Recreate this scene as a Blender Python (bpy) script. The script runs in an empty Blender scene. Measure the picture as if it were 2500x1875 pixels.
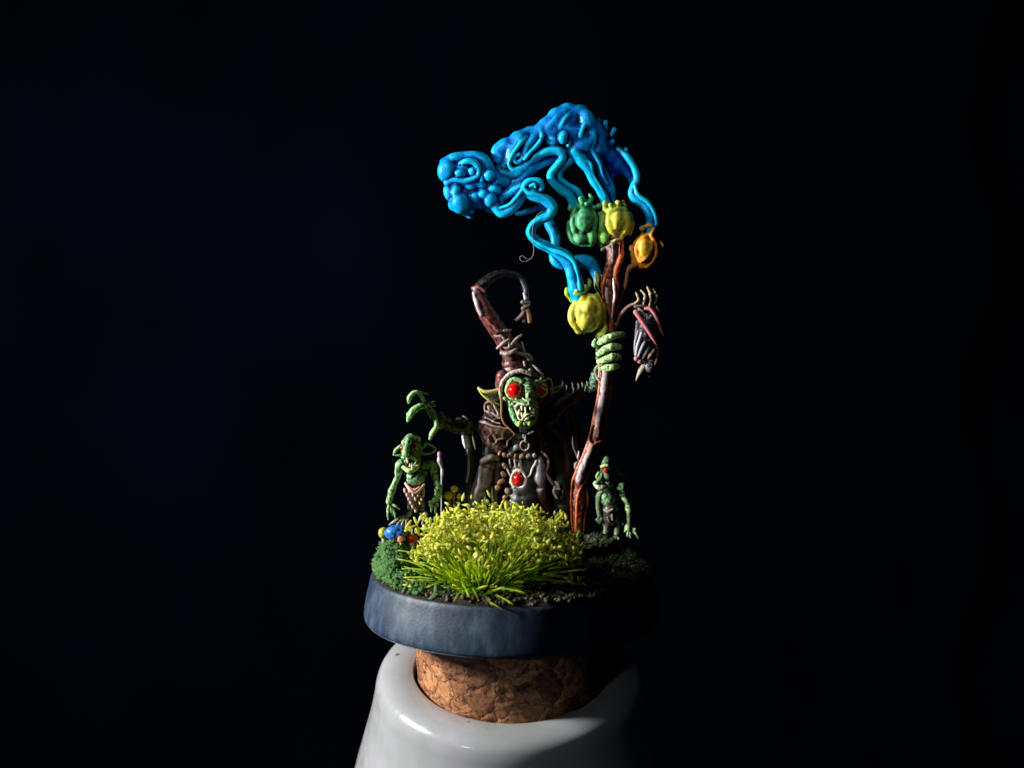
import bpy, math, random
import numpy as np
from mathutils import Vector

random.seed(7); RNG = np.random.default_rng(7)
SC = bpy.context.scene
COL = SC.collection
SC.unit_settings.scale_length = 0.005          # one unit is about 5 mm: the whole model is some 6 cm tall
# ------------------------------------------------------------------ camera
D0, FPX, PITCH = 30.0, 3000.0, math.radians(5.0)
cam_d = bpy.data.cameras.new('camera'); cam = bpy.data.objects.new('camera', cam_d); COL.objects.link(cam)
cam_d.sensor_width = 36.0; cam_d.lens = 36.0 * FPX / 2500.0; cam_d.clip_start = 0.5; cam_d.clip_end = 400
FWD = np.array([0, math.cos(PITCH), -math.sin(PITCH)]); UP = np.array([0, math.sin(PITCH), math.cos(PITCH)])
CAMP = -FWD * D0
cam.location = CAMP.tolist(); cam.rotation_euler = (math.pi/2 - PITCH, 0, 0)
cam_d.dof.use_dof = True; cam_d.dof.focus_distance = D0 - 0.3; cam_d.dof.aperture_fstop = 0.13
SC.camera = cam
# ------------------------------------------------------------------ light
SC.view_settings.view_transform = 'Standard'; SC.view_settings.look = 'None'
SC.view_settings.exposure = 0.0; SC.view_settings.gamma = 1.0
W = bpy.data.worlds.new('World'); SC.world = W; W.use_nodes = True
W.node_tree.nodes['Background'].inputs[0].default_value = (0.35, 0.5, 1.0, 1)
W.node_tree.nodes['Background'].inputs[1].default_value = 0.0045

def lamp(name, az, el, dist, size, energy, color, target=(0, 0, 0)):
    """area lamp; az = degrees to the left of the view direction back to the camera"""
    L = bpy.data.lights.new(name, 'AREA'); L.shape = 'RECTANGLE'; L.size, L.size_y = size
    L.energy = energy; L.color = color
    o = bpy.data.objects.new(name, L); COL.objects.link(o)
    a, e = math.radians(az), math.radians(el)
    p = Vector(target) + Vector((-math.sin(a)*math.cos(e), -math.cos(a)*math.cos(e), math.sin(e))) * dist
    o.location = p; o.rotation_euler = (Vector(target) - p).to_track_quat('-Z', 'Y').to_euler()
    return o
lamp('key_lamp', 78, 13, 30, (3.4, 4.6), 20500, (1.0, 0.98, 0.95), (0, 0, 0))
def spot(name, az, el, dist, energy, angle, color, target, soft=.5):
    """added fill light out of frame: soft-edged cone that brightens one chosen part"""
    L = bpy.data.lights.new(name, 'SPOT'); L.energy = energy; L.color = color; L.spot_size = math.radians(angle); L.spot_blend = .8; L.shadow_soft_size = soft
    o = bpy.data.objects.new(name, L); COL.objects.link(o); a, e = math.radians(az), math.radians(el)
    p = Vector(target) + Vector((-math.sin(a)*math.cos(e), -math.cos(a)*math.cos(e), math.sin(e))) * dist
    o.location = p; o.rotation_euler = (Vector(target) - p).to_track_quat('-Z', 'Y').to_euler()
spot('smoke_fill_spot', 40, 28, 26, 10500, 17.5, (1.0, 1.0, 1.0), (.6, 0, 4.6))  # added fill: brightens smoke and pods from the front, leaves the base dark
spot('tuft_fill_spot', 42, 38, 26, 13500, 9.0, (1.0, 1.0, .97), (-.1, -1.4, -3.1))  # added fill: lifts the front of the grass tuft
spot('jar_fill_spot', 36, 18, 30, 3000, 13, (.85, .92, 1.0), (.6, -3, -8.7), 2.0)  # added fill: lightens the jar where the key leaves it dark

# ------------------------------------------------------------------ coordinates measured in the photograph, each with its own depth
def P(px, py, Y):
    d = FWD + np.array([1, 0, 0]) * ((px-1250)/FPX) - UP * ((py-937.5)/FPX)
    return CAMP + d * ((Y - CAMP[1]) / d[1])
class Frame:
    def __init__(s, ox, oy, sc): s.ox, s.oy, s.sc = ox, oy, sc
    def __call__(s, x, y, Y=0.0): return P(s.ox + x*s.sc, s.oy + y*s.sc, Y)
    def r(s, v): return v * s.sc / 100.0
    def pts(s, L, Y0=0.0):
        """(x, y, depth, radius) rows -> points and radii"""
        return [(s(x, y, Y0 + Y), s.r(r)) for x, y, Y, r in L]
fA = Frame(1040, 230, .2834); fB = Frame(1240, 560, .2411); fC = Frame(1100, 620, .2772); fD = Frame(1100, 900, .2411)
fE = Frame(900, 900, .3015); fF = Frame(1340, 860, .3254); fG = Frame(900, 1180, .2984); fI = Frame(1480, 660, .1809); fJ = Frame(1180, 880, .1206)

# ------------------------------------------------------------------ objects
ORG = {}
def thing(name, label, cat, loc, group=None):
    o = bpy.data.objects.new(name, None); COL.objects.link(o); o.location = [float(v) for v in loc]
    o.empty_display_size = 0.2; o['label'] = label; o['category'] = cat
    if group: o['group'] = group
    ORG[o.name] = np.array(loc, float); return o
def tag(o, label, cat, group=None):
    o['label'] = label; o['category'] = cat
    if group: o['group'] = group
    return o
def link(name, me, mat, parent=None, origin=None):
    if mat: me.materials.append(mat)
    o = bpy.data.objects.new(name, me); COL.objects.link(o)
    if parent is not None:
        o.parent = parent; org = ORG[parent.name]; ORG[o.name] = org
    else:
        org = np.array(origin if origin is not None else (0, 0, 0), float); o.location = org.tolist(); ORG[o.name] = org
    if np.any(org):
        n = len(me.vertices); co = np.empty(n*3, np.float32); me.vertices.foreach_get('co', co)
        co = (co.reshape(-1, 3) - org).astype(np.float32).ravel(); me.vertices.foreach_set('co', co)
    return o
def mesh_np(name, V, F, smooth=True, col=None, cav=None):
    """F: (n,k) array"""
    V = np.asarray(V, np.float32); F = np.asarray(F, np.int32); n, k = F.shape
    me = bpy.data.meshes.new(name)
    me.vertices.add(len(V)); me.vertices.foreach_set('co', V.ravel())
    me.loops.add(n*k); me.loops.foreach_set('vertex_index', F.ravel())
    me.polygons.add(n); me.polygons.foreach_set('loop_start', np.arange(0, n*k, k, dtype=np.int32))
    me.update(calc_edges=True)
    if smooth: me.polygons.foreach_set('use_smooth', np.ones(n, bool))
    if col is not None:
        a = me.color_attributes.new('Col', 'FLOAT_COLOR', 'POINT')
        c = np.ones((len(V), 4), np.float32); c[:, :3] = col; a.data.foreach_set('color', c.ravel())
    if cav is not None:
        a = me.attributes.new('drybrush', 'FLOAT', 'POINT'); a.data.foreach_set('value', np.asarray(cav, np.float32))
    me.validate(); return me

# ------------------------------------------------------------------ sculpting: signed distance fields turned into one continuous surface
def crom(pts, rad, step):
    pts = np.array(pts); rad = np.array(rad)
    if len(pts) < 2: return pts, rad
    p = np.vstack([2*pts[0]-pts[1], pts, 2*pts[-1]-pts[-2]]); r = np.concatenate([[rad[0]], rad, [rad[-1]]])
    op, orr = [], []
    for i in range(1, len(p)-2):
        L = np.linalg.norm(p[i+1]-p[i]); n = max(1, int(math.ceil(L/max(step, .012)))); n = min(n, 12)
        for t in np.arange(n)/n:
            t2, t3 = t*t, t*t*t
            w = np.array([-t3+2*t2-t, 3*t3-5*t2+2, -3*t3+4*t2+t, t3-t2])*.5
            op.append(w @ p[i-1:i+3]); orr.append(max(.002, (1-t)*r[i]+t*r[i+1]))
    op.append(p[-2]); orr.append(r[-2]); return np.array(op), np.array(orr)
def lattice_noise(shape, vox, lo, scale, rng):
    X = [np.arange(s)*vox/scale for s in shape]; n = [int(x[-1])+3 for x in X]
    g = rng.random(n)*2-1
    for ax, x in enumerate(X):
        i = x.astype(int); f = x-i; f = f*f*(3-2*f); sh = [1, 1, 1]; sh[ax] = -1; f = f.reshape(sh)
        g = np.take(g, i, ax)*(1-f)+np.take(g, i+1, ax)*f
    return g
class Sculpt:
    def __init__(s, vox=.025, col=(.2, .2, .2), k=.04, km=1.0): s.vox, s.col, s.k, s.km, s.ops = vox, col, k, km, []
    def tube(s, pr, col=None, k=None, flat=1.0, cut=False, closed=False):
        pts = [a for a, b in pr]; rad = [b for a, b in pr]
        if closed: pts = pts + pts[:2]; rad = rad + rad[:2]
        p, r = crom(pts, rad, min(rad)*.8+.01)
        s.ops.append(('t', p, r, flat, col, (s.k if k is None else k)*s.km, cut)); return s
    def ball(s, c, r, col=None, k=None, cut=False, rot=0.0):
        """r: a radius or three; rot turns the ellipsoid in the XZ plane (radians)"""
        r = np.array([r]*3 if np.isscalar(r) else r, float); s.ops.append(('e', np.array(c, float), r, rot, col, (s.k if k is None else k)*s.km, cut)); return s
    def dist(s, op, X):
        if op[0] == 'e':
            q = X - op[1]
            if op[3]:
                c, n = math.cos(op[3]), math.sin(op[3]); q = np.stack([q[..., 0]*c+q[..., 2]*n, q[..., 1], -q[..., 0]*n+q[..., 2]*c], -1)
            k0 = np.sqrt(((q/op[2])**2).sum(-1)); k1 = np.sqrt(((q/op[2]**2)**2).sum(-1))
            return k0*(k0-1)/np.maximum(k1, 1e-6)
        _, p, r, flat = op[:4]; best = None
        sc = np.array([1, flat, 1]); 
        if len(p) == 1: return np.linalg.norm((X-p[0])*sc, axis=-1)-r[0]
        for a, b, ra, rb in zip(p[:-1], p[1:], r[:-1], r[1:]):
            ab = (b-a)*sc; xa = (X-a)*sc; t = np.clip((xa@ab)/max(ab@ab, 1e-9), 0, 1)
            d = np.sqrt(np.maximum(((xa-t[..., None]*ab)**2).sum(-1), 0))-(ra+t*(rb-ra))
            best = d if best is None else np.minimum(best, d)
        return best
    def bounds(s, op):
        if op[0] == 'e':
            m = op[2].max() if op[3] else op[2]; return op[1]-m, op[1]+m
        return (op[1]-op[2][:, None]).min(0), (op[1]+op[2][:, None]).max(0)
    def surface(s, blur=.05, noise=0.0, nscale=.15, seed=1):
        vox = s.vox; B = [s.bounds(o) for o in s.ops if not o[6]]
        pad = max(.12, blur*2.5)
        lo = np.min([b[0] for b in B], 0)-pad; hi = np.max([b[1] for b in B], 0)+pad
        n = np.ceil((hi-lo)/vox).astype(int)+1
        BIG = .2; f = np.full(n, BIG, np.float32)
        ax = [lo[i]+np.arange(n[i])*vox for i in range(3)]
        for op in s.ops:
            cut, k = op[6], op[5]; m = BIG
            segs = [op] if op[0] == 'e' or len(op[1]) < 2 else None
            a, b = s.bounds(op)
            def win(a, b):
                i0 = np.clip(((a-m-lo)/vox).astype(int), 0, n-1); i1 = np.clip(((b+m-lo)/vox).astype(int)+2, 1, n); return i0, i1
            i0, i1 = win(a, b)
            if np.any(i1 <= i0): continue
            if segs:
                X = np.stack(np.meshgrid(*[ax[j][i0[j]:i1[j]] for j in range(3)], indexing='ij'), -1); d = s.dist(op, X)
            else:
                d = np.full(i1-i0, BIG, np.float32)
                p, r = op[1], op[2]
                for q in range(len(p)-1):
                    sub = ('t', p[q:q+2], r[q:q+2], op[3]); aa = (p[q:q+2]-r[q:q+2, None]).min(0); bb = (p[q:q+2]+r[q:q+2, None]).max(0)
                    j0, j1 = win(aa, bb)
                    if np.any(j1 <= j0): continue
                    X = np.stack(np.meshgrid(*[ax[j][j0[j]:j1[j]] for j in range(3)], indexing='ij'), -1)
                    sl = tuple(slice(j0[j]-i0[j], j1[j]-i0[j]) for j in range(3))
                    d[sl] = np.minimum(d[sl], s.dist(sub, X))
            sl = tuple(slice(i0[j], i1[j]) for j in range(3)); g = f[sl]
            if cut:
                d = -d; h = np.maximum(k-np.abs(g-d), 0)/max(k, 1e-6); f[sl] = np.maximum(g, d)+h*h*k*.25
            else:
                h = np.maximum(k-np.abs(g-d), 0)/max(k, 1e-6); f[sl] = np.minimum(g, d)-h*h*k*.25
        if noise: f = f + (noise*lattice_noise(f.shape, vox, lo, nscale, np.random.default_rng(seed))*(np.abs(f) < BIG*.9)).astype(np.float32)
        V, F = surface_nets(f); 
        w = max(1, int(round(blur/vox))); g = f
        for a in range(3):
            c = np.cumsum(np.pad(g, [(w+1, w) if i == a else (0, 0) for i in range(3)], mode='edge'), axis=a)
            N = g.shape[a]; g = (np.take(c, np.arange(2*w+1, 2*w+1+N), a)-np.take(c, np.arange(N), a))/(2*w+1)
        idx = np.clip(np.round(V).astype(int), 0, np.array(f.shape)-1)
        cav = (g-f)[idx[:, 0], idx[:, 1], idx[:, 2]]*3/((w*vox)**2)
        return V*vox+lo, F, cav
    def mesh(s, name, blur=.05, noise=0.0, nscale=.15, seed=1, colk=.02):
        V, F, cav = s.surface(blur, noise, nscale, seed)
        col = np.tile(np.array(s.col, np.float32), (len(V), 1))
        if any(o[4] is not None for o in s.ops):
            acc = np.zeros((len(V), 3)); ws = np.full(len(V), 1e-9)
            for o in s.ops:
                if o[6] and o[4] is None: continue
                c = np.array(o[4] if o[4] is not None else s.col)
                if o[0] == 't' and len(o[1]) > 1:
                    a, b = s.bounds(o); m = np.all((V > a-.12) & (V < b+.12), 1)
                else: m = np.ones(len(V), bool)
                if not m.any(): continue
                d = np.abs(s.dist(o, V[m])) if o[6] else s.dist(o, V[m]); wgt = np.exp(-np.clip(d, -.02, 2)/colk); acc[m] += wgt[:, None]*c; ws[m] += wgt
            good = ws > 1e-8; col[good] = (acc[good]/ws[good, None])
        return mesh_np(name, V, F, True, col, cav)
    def build(s, name, mat, parent=None, **kw):
        org = kw.pop('origin', None); return link(name, s.mesh(name, **kw), mat, parent, org)
def surface_nets(f):
    S = f < 0; nx, ny, nz = f.shape
    c = S[:-1, :-1, :-1].astype(np.int8)
    tot = np.zeros((nx-1, ny-1, nz-1), np.int8)
    for i in (0, 1):
        for j in (0, 1):
            for k in (0, 1): tot += S[i:nx-1+i, j:ny-1+j, k:nz-1+k]
    act = (tot > 0) & (tot < 8); ids = np.full(act.shape, -1, np.int32); I = np.argwhere(act); ids[act] = np.arange(len(I))
    acc = np.zeros((len(I), 3)); cnt = np.zeros(len(I))
    cor = [(i, j, k) for i in (0, 1) for j in (0, 1) for k in (0, 1)]
    val = {q: f[I[:, 0]+q[0], I[:, 1]+q[1], I[:, 2]+q[2]] for q in cor}
    for a in cor:
        for ax in range(3):
            if a[ax]: continue
            b = list(a); b[ax] = 1; b = tuple(b); va, vb = val[a], val[b]; m = (va < 0) != (vb < 0)
            t = np.where(m, va/np.where(m, va-vb, 1), 0); pos = np.tile(np.array(a, float), (len(I), 1)); pos[:, ax] += t
            acc[m] += pos[m]; cnt[m] += 1
    V = I+acc/cnt[:, None]; Q = []
    for ax in range(3):
        u, v = (ax+1) % 3, (ax+2) % 3
        s0 = [slice(1, -1)]*3; s1 = [slice(1, -1)]*3; s0[ax] = slice(0, -1); s1[ax] = slice(1, None)
        a, b = S[tuple(s0)], S[tuple(s1)]
        E = np.argwhere(a != b); 
        if not len(E): continue
        flip = a[E[:, 0], E[:, 1], E[:, 2]]
        E = E+1; E[:, ax] -= 1
        def g(du, dv):
            e = E.copy(); e[:, u] -= du; e[:, v] -= dv; return ids[e[:, 0], e[:, 1], e[:, 2]]
        q = np.stack([g(0, 0), g(1, 0), g(1, 1), g(0, 1)], 1); q[~flip] = q[~flip][:, ::-1]; Q.append(q)
    Q = np.concatenate(Q); Q = Q[(Q >= 0).all(1)]
    return V, Q

# ------------------------------------------------------------------ materials
def nt(name):
    m = bpy.data.materials.new(name); m.use_nodes = True; N = m.node_tree; b = N.nodes['Principled BSDF']; return m, N, b
def node(N, t, **kw):
    n = N.nodes.new(t)
    for k, v in kw.items():
        if k.startswith('_'): setattr(n, k[1:], v)
        else:
            key = int(k[1:]) if k[0] == 'i' and k[1:].isdigit() else k
            n.inputs[key].default_value = v
    return n
def ramp(N, fac, stops):
    r = N.nodes.new('ShaderNodeValToRGB'); e = r.color_ramp.elements
    while len(e) < len(stops): e.new(.5)
    for x, (p, c) in zip(e, stops): x.position = p; x.color = (*c, 1) if len(c) == 3 else c
    N.links.new(fac, r.inputs[0]); return r
def objc(N):
    t = N.nodes.new('ShaderNodeTexCoord'); return t.outputs['Object']
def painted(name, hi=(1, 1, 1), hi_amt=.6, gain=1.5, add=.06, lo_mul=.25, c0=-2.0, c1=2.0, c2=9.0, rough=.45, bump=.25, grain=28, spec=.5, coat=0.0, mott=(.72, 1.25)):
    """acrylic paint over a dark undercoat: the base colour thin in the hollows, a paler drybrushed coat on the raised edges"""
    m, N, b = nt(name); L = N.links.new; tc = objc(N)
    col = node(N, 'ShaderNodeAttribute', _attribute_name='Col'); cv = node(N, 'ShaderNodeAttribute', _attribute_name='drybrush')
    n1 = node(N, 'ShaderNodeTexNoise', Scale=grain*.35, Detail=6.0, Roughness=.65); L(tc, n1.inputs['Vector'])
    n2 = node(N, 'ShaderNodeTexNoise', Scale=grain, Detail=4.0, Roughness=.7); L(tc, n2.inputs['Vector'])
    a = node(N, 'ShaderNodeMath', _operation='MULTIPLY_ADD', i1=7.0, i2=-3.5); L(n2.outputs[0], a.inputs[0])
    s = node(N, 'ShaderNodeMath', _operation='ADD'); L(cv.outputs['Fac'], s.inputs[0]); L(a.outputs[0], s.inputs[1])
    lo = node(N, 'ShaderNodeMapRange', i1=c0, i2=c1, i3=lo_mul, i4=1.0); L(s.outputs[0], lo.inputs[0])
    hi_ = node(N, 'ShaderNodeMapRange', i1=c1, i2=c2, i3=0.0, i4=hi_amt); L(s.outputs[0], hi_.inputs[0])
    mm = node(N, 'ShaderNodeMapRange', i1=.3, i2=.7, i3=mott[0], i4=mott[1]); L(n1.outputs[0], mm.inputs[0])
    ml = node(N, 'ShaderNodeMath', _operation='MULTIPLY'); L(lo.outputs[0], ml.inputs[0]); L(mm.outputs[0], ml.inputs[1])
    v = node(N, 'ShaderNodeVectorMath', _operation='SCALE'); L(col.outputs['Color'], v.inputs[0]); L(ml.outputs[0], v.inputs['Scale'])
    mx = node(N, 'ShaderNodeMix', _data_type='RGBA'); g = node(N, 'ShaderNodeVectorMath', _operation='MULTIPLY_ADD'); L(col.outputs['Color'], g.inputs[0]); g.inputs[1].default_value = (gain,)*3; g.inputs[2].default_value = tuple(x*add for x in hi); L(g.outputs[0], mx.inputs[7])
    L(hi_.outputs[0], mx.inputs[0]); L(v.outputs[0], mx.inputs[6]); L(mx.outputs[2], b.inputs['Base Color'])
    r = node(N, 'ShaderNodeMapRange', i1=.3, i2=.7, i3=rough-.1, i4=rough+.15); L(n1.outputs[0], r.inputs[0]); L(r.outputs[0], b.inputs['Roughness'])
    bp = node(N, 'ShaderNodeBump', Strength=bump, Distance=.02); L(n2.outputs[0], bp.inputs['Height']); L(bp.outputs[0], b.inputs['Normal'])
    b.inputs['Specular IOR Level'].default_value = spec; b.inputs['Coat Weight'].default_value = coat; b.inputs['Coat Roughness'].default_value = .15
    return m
M = {}
M['smoke'] = painted('blue_paint', hi=(.005, .66, .30), hi_amt=.95, gain=1.15, add=.5, lo_mul=.28, c0=-3.5, c1=1.0, c2=8.5, rough=.32, bump=.2, grain=20, spec=.6, mott=(.5, 1.35)); M['smoke'].node_tree.nodes['Principled BSDF'].inputs['Specular Tint'].default_value = (.2, .75, 1, 1)
M['pod'] = painted('pod_paint', hi=(1, .95, .5), hi_amt=.8, gain=1.2, add=.12, lo_mul=.35, c0=-9, c1=.5, c2=12, rough=.42, bump=.25, spec=.4)
M['greenpod'] = painted('green_pod_paint', hi=(.4, 1, .6), hi_amt=.8, gain=1.6, add=.14, lo_mul=.3, c0=-9, c1=1, c2=10, rough=.42, bump=.25, spec=.4)
M['orange'] = painted('orange_pod_paint', hi=(1, .6, .2), hi_amt=.8, gain=1.2, add=.1, lo_mul=.35, c0=-9, c1=1, c2=10, rough=.42, bump=.25)
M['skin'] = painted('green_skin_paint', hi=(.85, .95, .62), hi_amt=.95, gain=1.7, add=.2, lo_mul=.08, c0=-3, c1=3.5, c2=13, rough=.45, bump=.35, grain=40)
M['cloth'] = painted('dark_cloth_paint', hi=(.4, .37, .37), hi_amt=.8, gain=2.4, add=.035, lo_mul=.1, c0=-2, c1=1.5, c2=11, rough=.36, bump=.25, grain=36)
M['leather'] = painted('brown_leather_paint', hi=(.8, .6, .5), hi_amt=.85, gain=2.2, add=.06, lo_mul=.25, c0=-6, c1=1, c2=12, rough=.27, bump=.22, grain=36)
M['bone'] = painted('bone_paint', hi=(1, .9, .8), hi_amt=.7, gain=1.4, add=.06, lo_mul=.15, c0=-4, c1=3, c2=16, rough=.4, bump=.3, grain=50)
M['bird'] = painted('bird_paint', hi=(.8, .75, .78), hi_amt=.8, gain=1.5, add=.05, lo_mul=.12, c0=-4, c1=3, c2=18, rough=.42, bump=.3, grain=50)
M['wood'] = painted('staff_wood_paint', hi=(1, .45, .25), hi_amt=.8, gain=1.7, add=.04, lo_mul=.2, c0=-3, c1=2, c2=10, rough=.38, bump=.35, grain=30)
M['mush'] = painted('mushroom_paint', hi=(.9, .85, .6), hi_amt=.8, gain=1.4, add=.08, lo_mul=.3, c0=-4, c1=2, c2=16, rough=.35, bump=.2, grain=40)
def gloss_red():
    m, N, b = nt('glossy_red_paint'); b.inputs['Base Color'].default_value = (.78, .004, .004, 1); b.inputs['Roughness'].default_value = .12
    b.inputs['Coat Weight'].default_value = .8; b.inputs['Coat Roughness'].default_value = .04; return m
M['red'] = gloss_red()

# =================================================================== THE SETTING: a dark cloth far behind
def backdrop():
    nx, nz = 160, 90; xs = np.linspace(-34, 34, nx); zs = np.linspace(-24, 22, nz); X, Z = np.meshgrid(xs, zs, indexing='ij')
    Y = 24+.10*np.sin(X*.5+Z*.08)+.04*np.sin(X*1.3-Z*.1+1)+.6*np.exp(-((X-20.5-.7*np.sin(Z*.5))/1.0)**2)*-.9 + 1.5*np.clip((X+6)/30, 0, 1)
    Y -= .9*np.exp(-(((X+20.9)*.8+(Z-3.6)*.5)**2/.5+((Z-3.6)*.9-(X+20.9)*.4)**2/.25))
    V = np.stack([X, Y, Z], -1).reshape(-1, 3); i = np.arange(nx*nz).reshape(nx, nz)
    F = np.stack([i[:-1, :-1], i[1:, :-1], i[1:, 1:], i[:-1, 1:]], -1).reshape(-1, 4)
    m, N, b = nt('dark_cloth_backdrop'); tc = objc(N)
    n = node(N, 'ShaderNodeTexNoise', Scale=.12, Detail=3.0, Roughness=.45); N.links.new(tc, n.inputs['Vector'])
    r = ramp(N, n.outputs[0], [(.3, (.0007, .0013, .0027)), (.75, (.0014, .0026, .0056))]); N.links.new(r.outputs[0], b.inputs['Base Color'])
    n2 = node(N, 'ShaderNodeTexNoise', Scale=9.0, Detail=5.0); N.links.new(tc, n2.inputs['Vector'])
    bp = node(N, 'ShaderNodeBump', Strength=.3, Distance=.1); N.links.new(n2.outputs[0], bp.inputs['Height']); N.links.new(bp.outputs[0], b.inputs['Normal'])
    b.inputs['Roughness'].default_value = .95; b.inputs['Specular IOR Level'].default_value = 0.0
    o = link('backdrop', mesh_np('backdrop', V, F), m); o['kind'] = 'structure'
backdrop()

# =================================================================== JAR AND CORK (leaning towards the camera)
TH = math.radians(14)
MOUTH = P(1248, 1625, 0.0)
AX = np.array([0, -math.sin(TH), math.cos(TH)]); AY = np.array([0, math.cos(TH), math.sin(TH)])
def lathe(profile, seg=128):
    pr = np.array(profile); a = np.linspace(0, 2*math.pi, seg, endpoint=False)
    V = []
    for r, z in pr: V.append(MOUTH+np.outer(np.cos(a)*r, [1, 0, 0])+np.outer(np.sin(a)*r, AY)+AX*z)
    V = np.concatenate(V); i = np.arange(len(pr)*seg).reshape(len(pr), seg); j = np.roll(i, -1, 1)
    F = np.stack([i[:-1], j[:-1], j[1:], i[1:]], -1).reshape(-1, 4); return V, F
def smooth_profile(pts, n=10):
    p = [np.array([a, 0, b]) for a, b in pts]; q, _ = crom(p, [1]*len(p), 10)
    out = []
    P4 = [2*p[0]-p[1]]+p+[2*p[-1]-p[-2]]
    for i in range(1, len(P4)-2):
        for t in np.arange(n)/n:
            t2, t3 = t*t, t*t*t; w = [(-t3+2*t2-t)/2, (3*t3-5*t2+2)/2, (-3*t3+4*t2+t)/2, (t3-t2)/2]
            v = sum(w[k]*P4[i-1+k] for k in range(4)); out.append((v[0], v[2]))
    out.append(tuple(pts[-1])); return out
def ceramic():
    m, N, b = nt('white_glazed_ceramic'); tc = objc(N)
    n = node(N, 'ShaderNodeTexNoise', Scale=.8, Detail=5.0, Roughness=.55); N.links.new(tc, n.inputs['Vector'])
    v = node(N, 'ShaderNodeTexNoise', Scale=3.2, Detail=2.0, Roughness=.4); N.links.new(tc, v.inputs['Vector'])
    r = ramp(N, n.outputs[0], [(.3, (.33, .36, .35)), (.7, (.42, .42, .46))])
    sp = ramp(N, v.outputs[0], [(.232, (.30, .34, .30)), (.27, (1, 1, 1))])
    mx = node(N, 'ShaderNodeMix', _data_type='RGBA', _blend_type='MULTIPLY'); mx.inputs[0].default_value = 1
    N.links.new(r.outputs[0], mx.inputs[6]); N.links.new(sp.outputs[0], mx.inputs[7]); N.links.new(mx.outputs[2], b.inputs['Base Color'])
    rr = node(N, 'ShaderNodeTexNoise', Scale=1.6, Detail=9.0, Roughness=.7); N.links.new(tc, rr.inputs['Vector']); rm = node(N, 'ShaderNodeMapRange', i1=.35, i2=.65, i3=.12, i4=.42); N.links.new(rr.outputs[0], rm.inputs[0]); N.links.new(rm.outputs[0], b.inputs['Roughness']); b.inputs['Coat Weight'].default_value = .4; b.inputs['Coat Roughness'].default_value = .08
    bp = node(N, 'ShaderNodeBump', Strength=.04, Distance=.1); N.links.new(n.outputs[0], bp.inputs['Height']); N.links.new(bp.outputs[0], b.inputs['Normal']); return m
prof = smooth_profile([(2.38, -1.3), (2.39, -.5), (2.42, -.08), (2.5, 0), (2.8, .03), (3.08, -.02), (3.26, -.14), (3.36, -.36), (3.42, -.7), (3.55, -1.3), (3.8, -2.2), (4.08, -3.3), (4.3, -5), (4.3, -8), (4.1, -8.6), (3.4, -8.8), (.4, -8.8)], 8)
V, F = lathe(prof, 192)
tag(link('ceramic_jar', mesh_np('ceramic_jar', V, F), ceramic(), origin=MOUTH), 'glossy white ceramic jar with round shoulder under the cork, at the bottom of the picture', 'jar')

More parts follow.
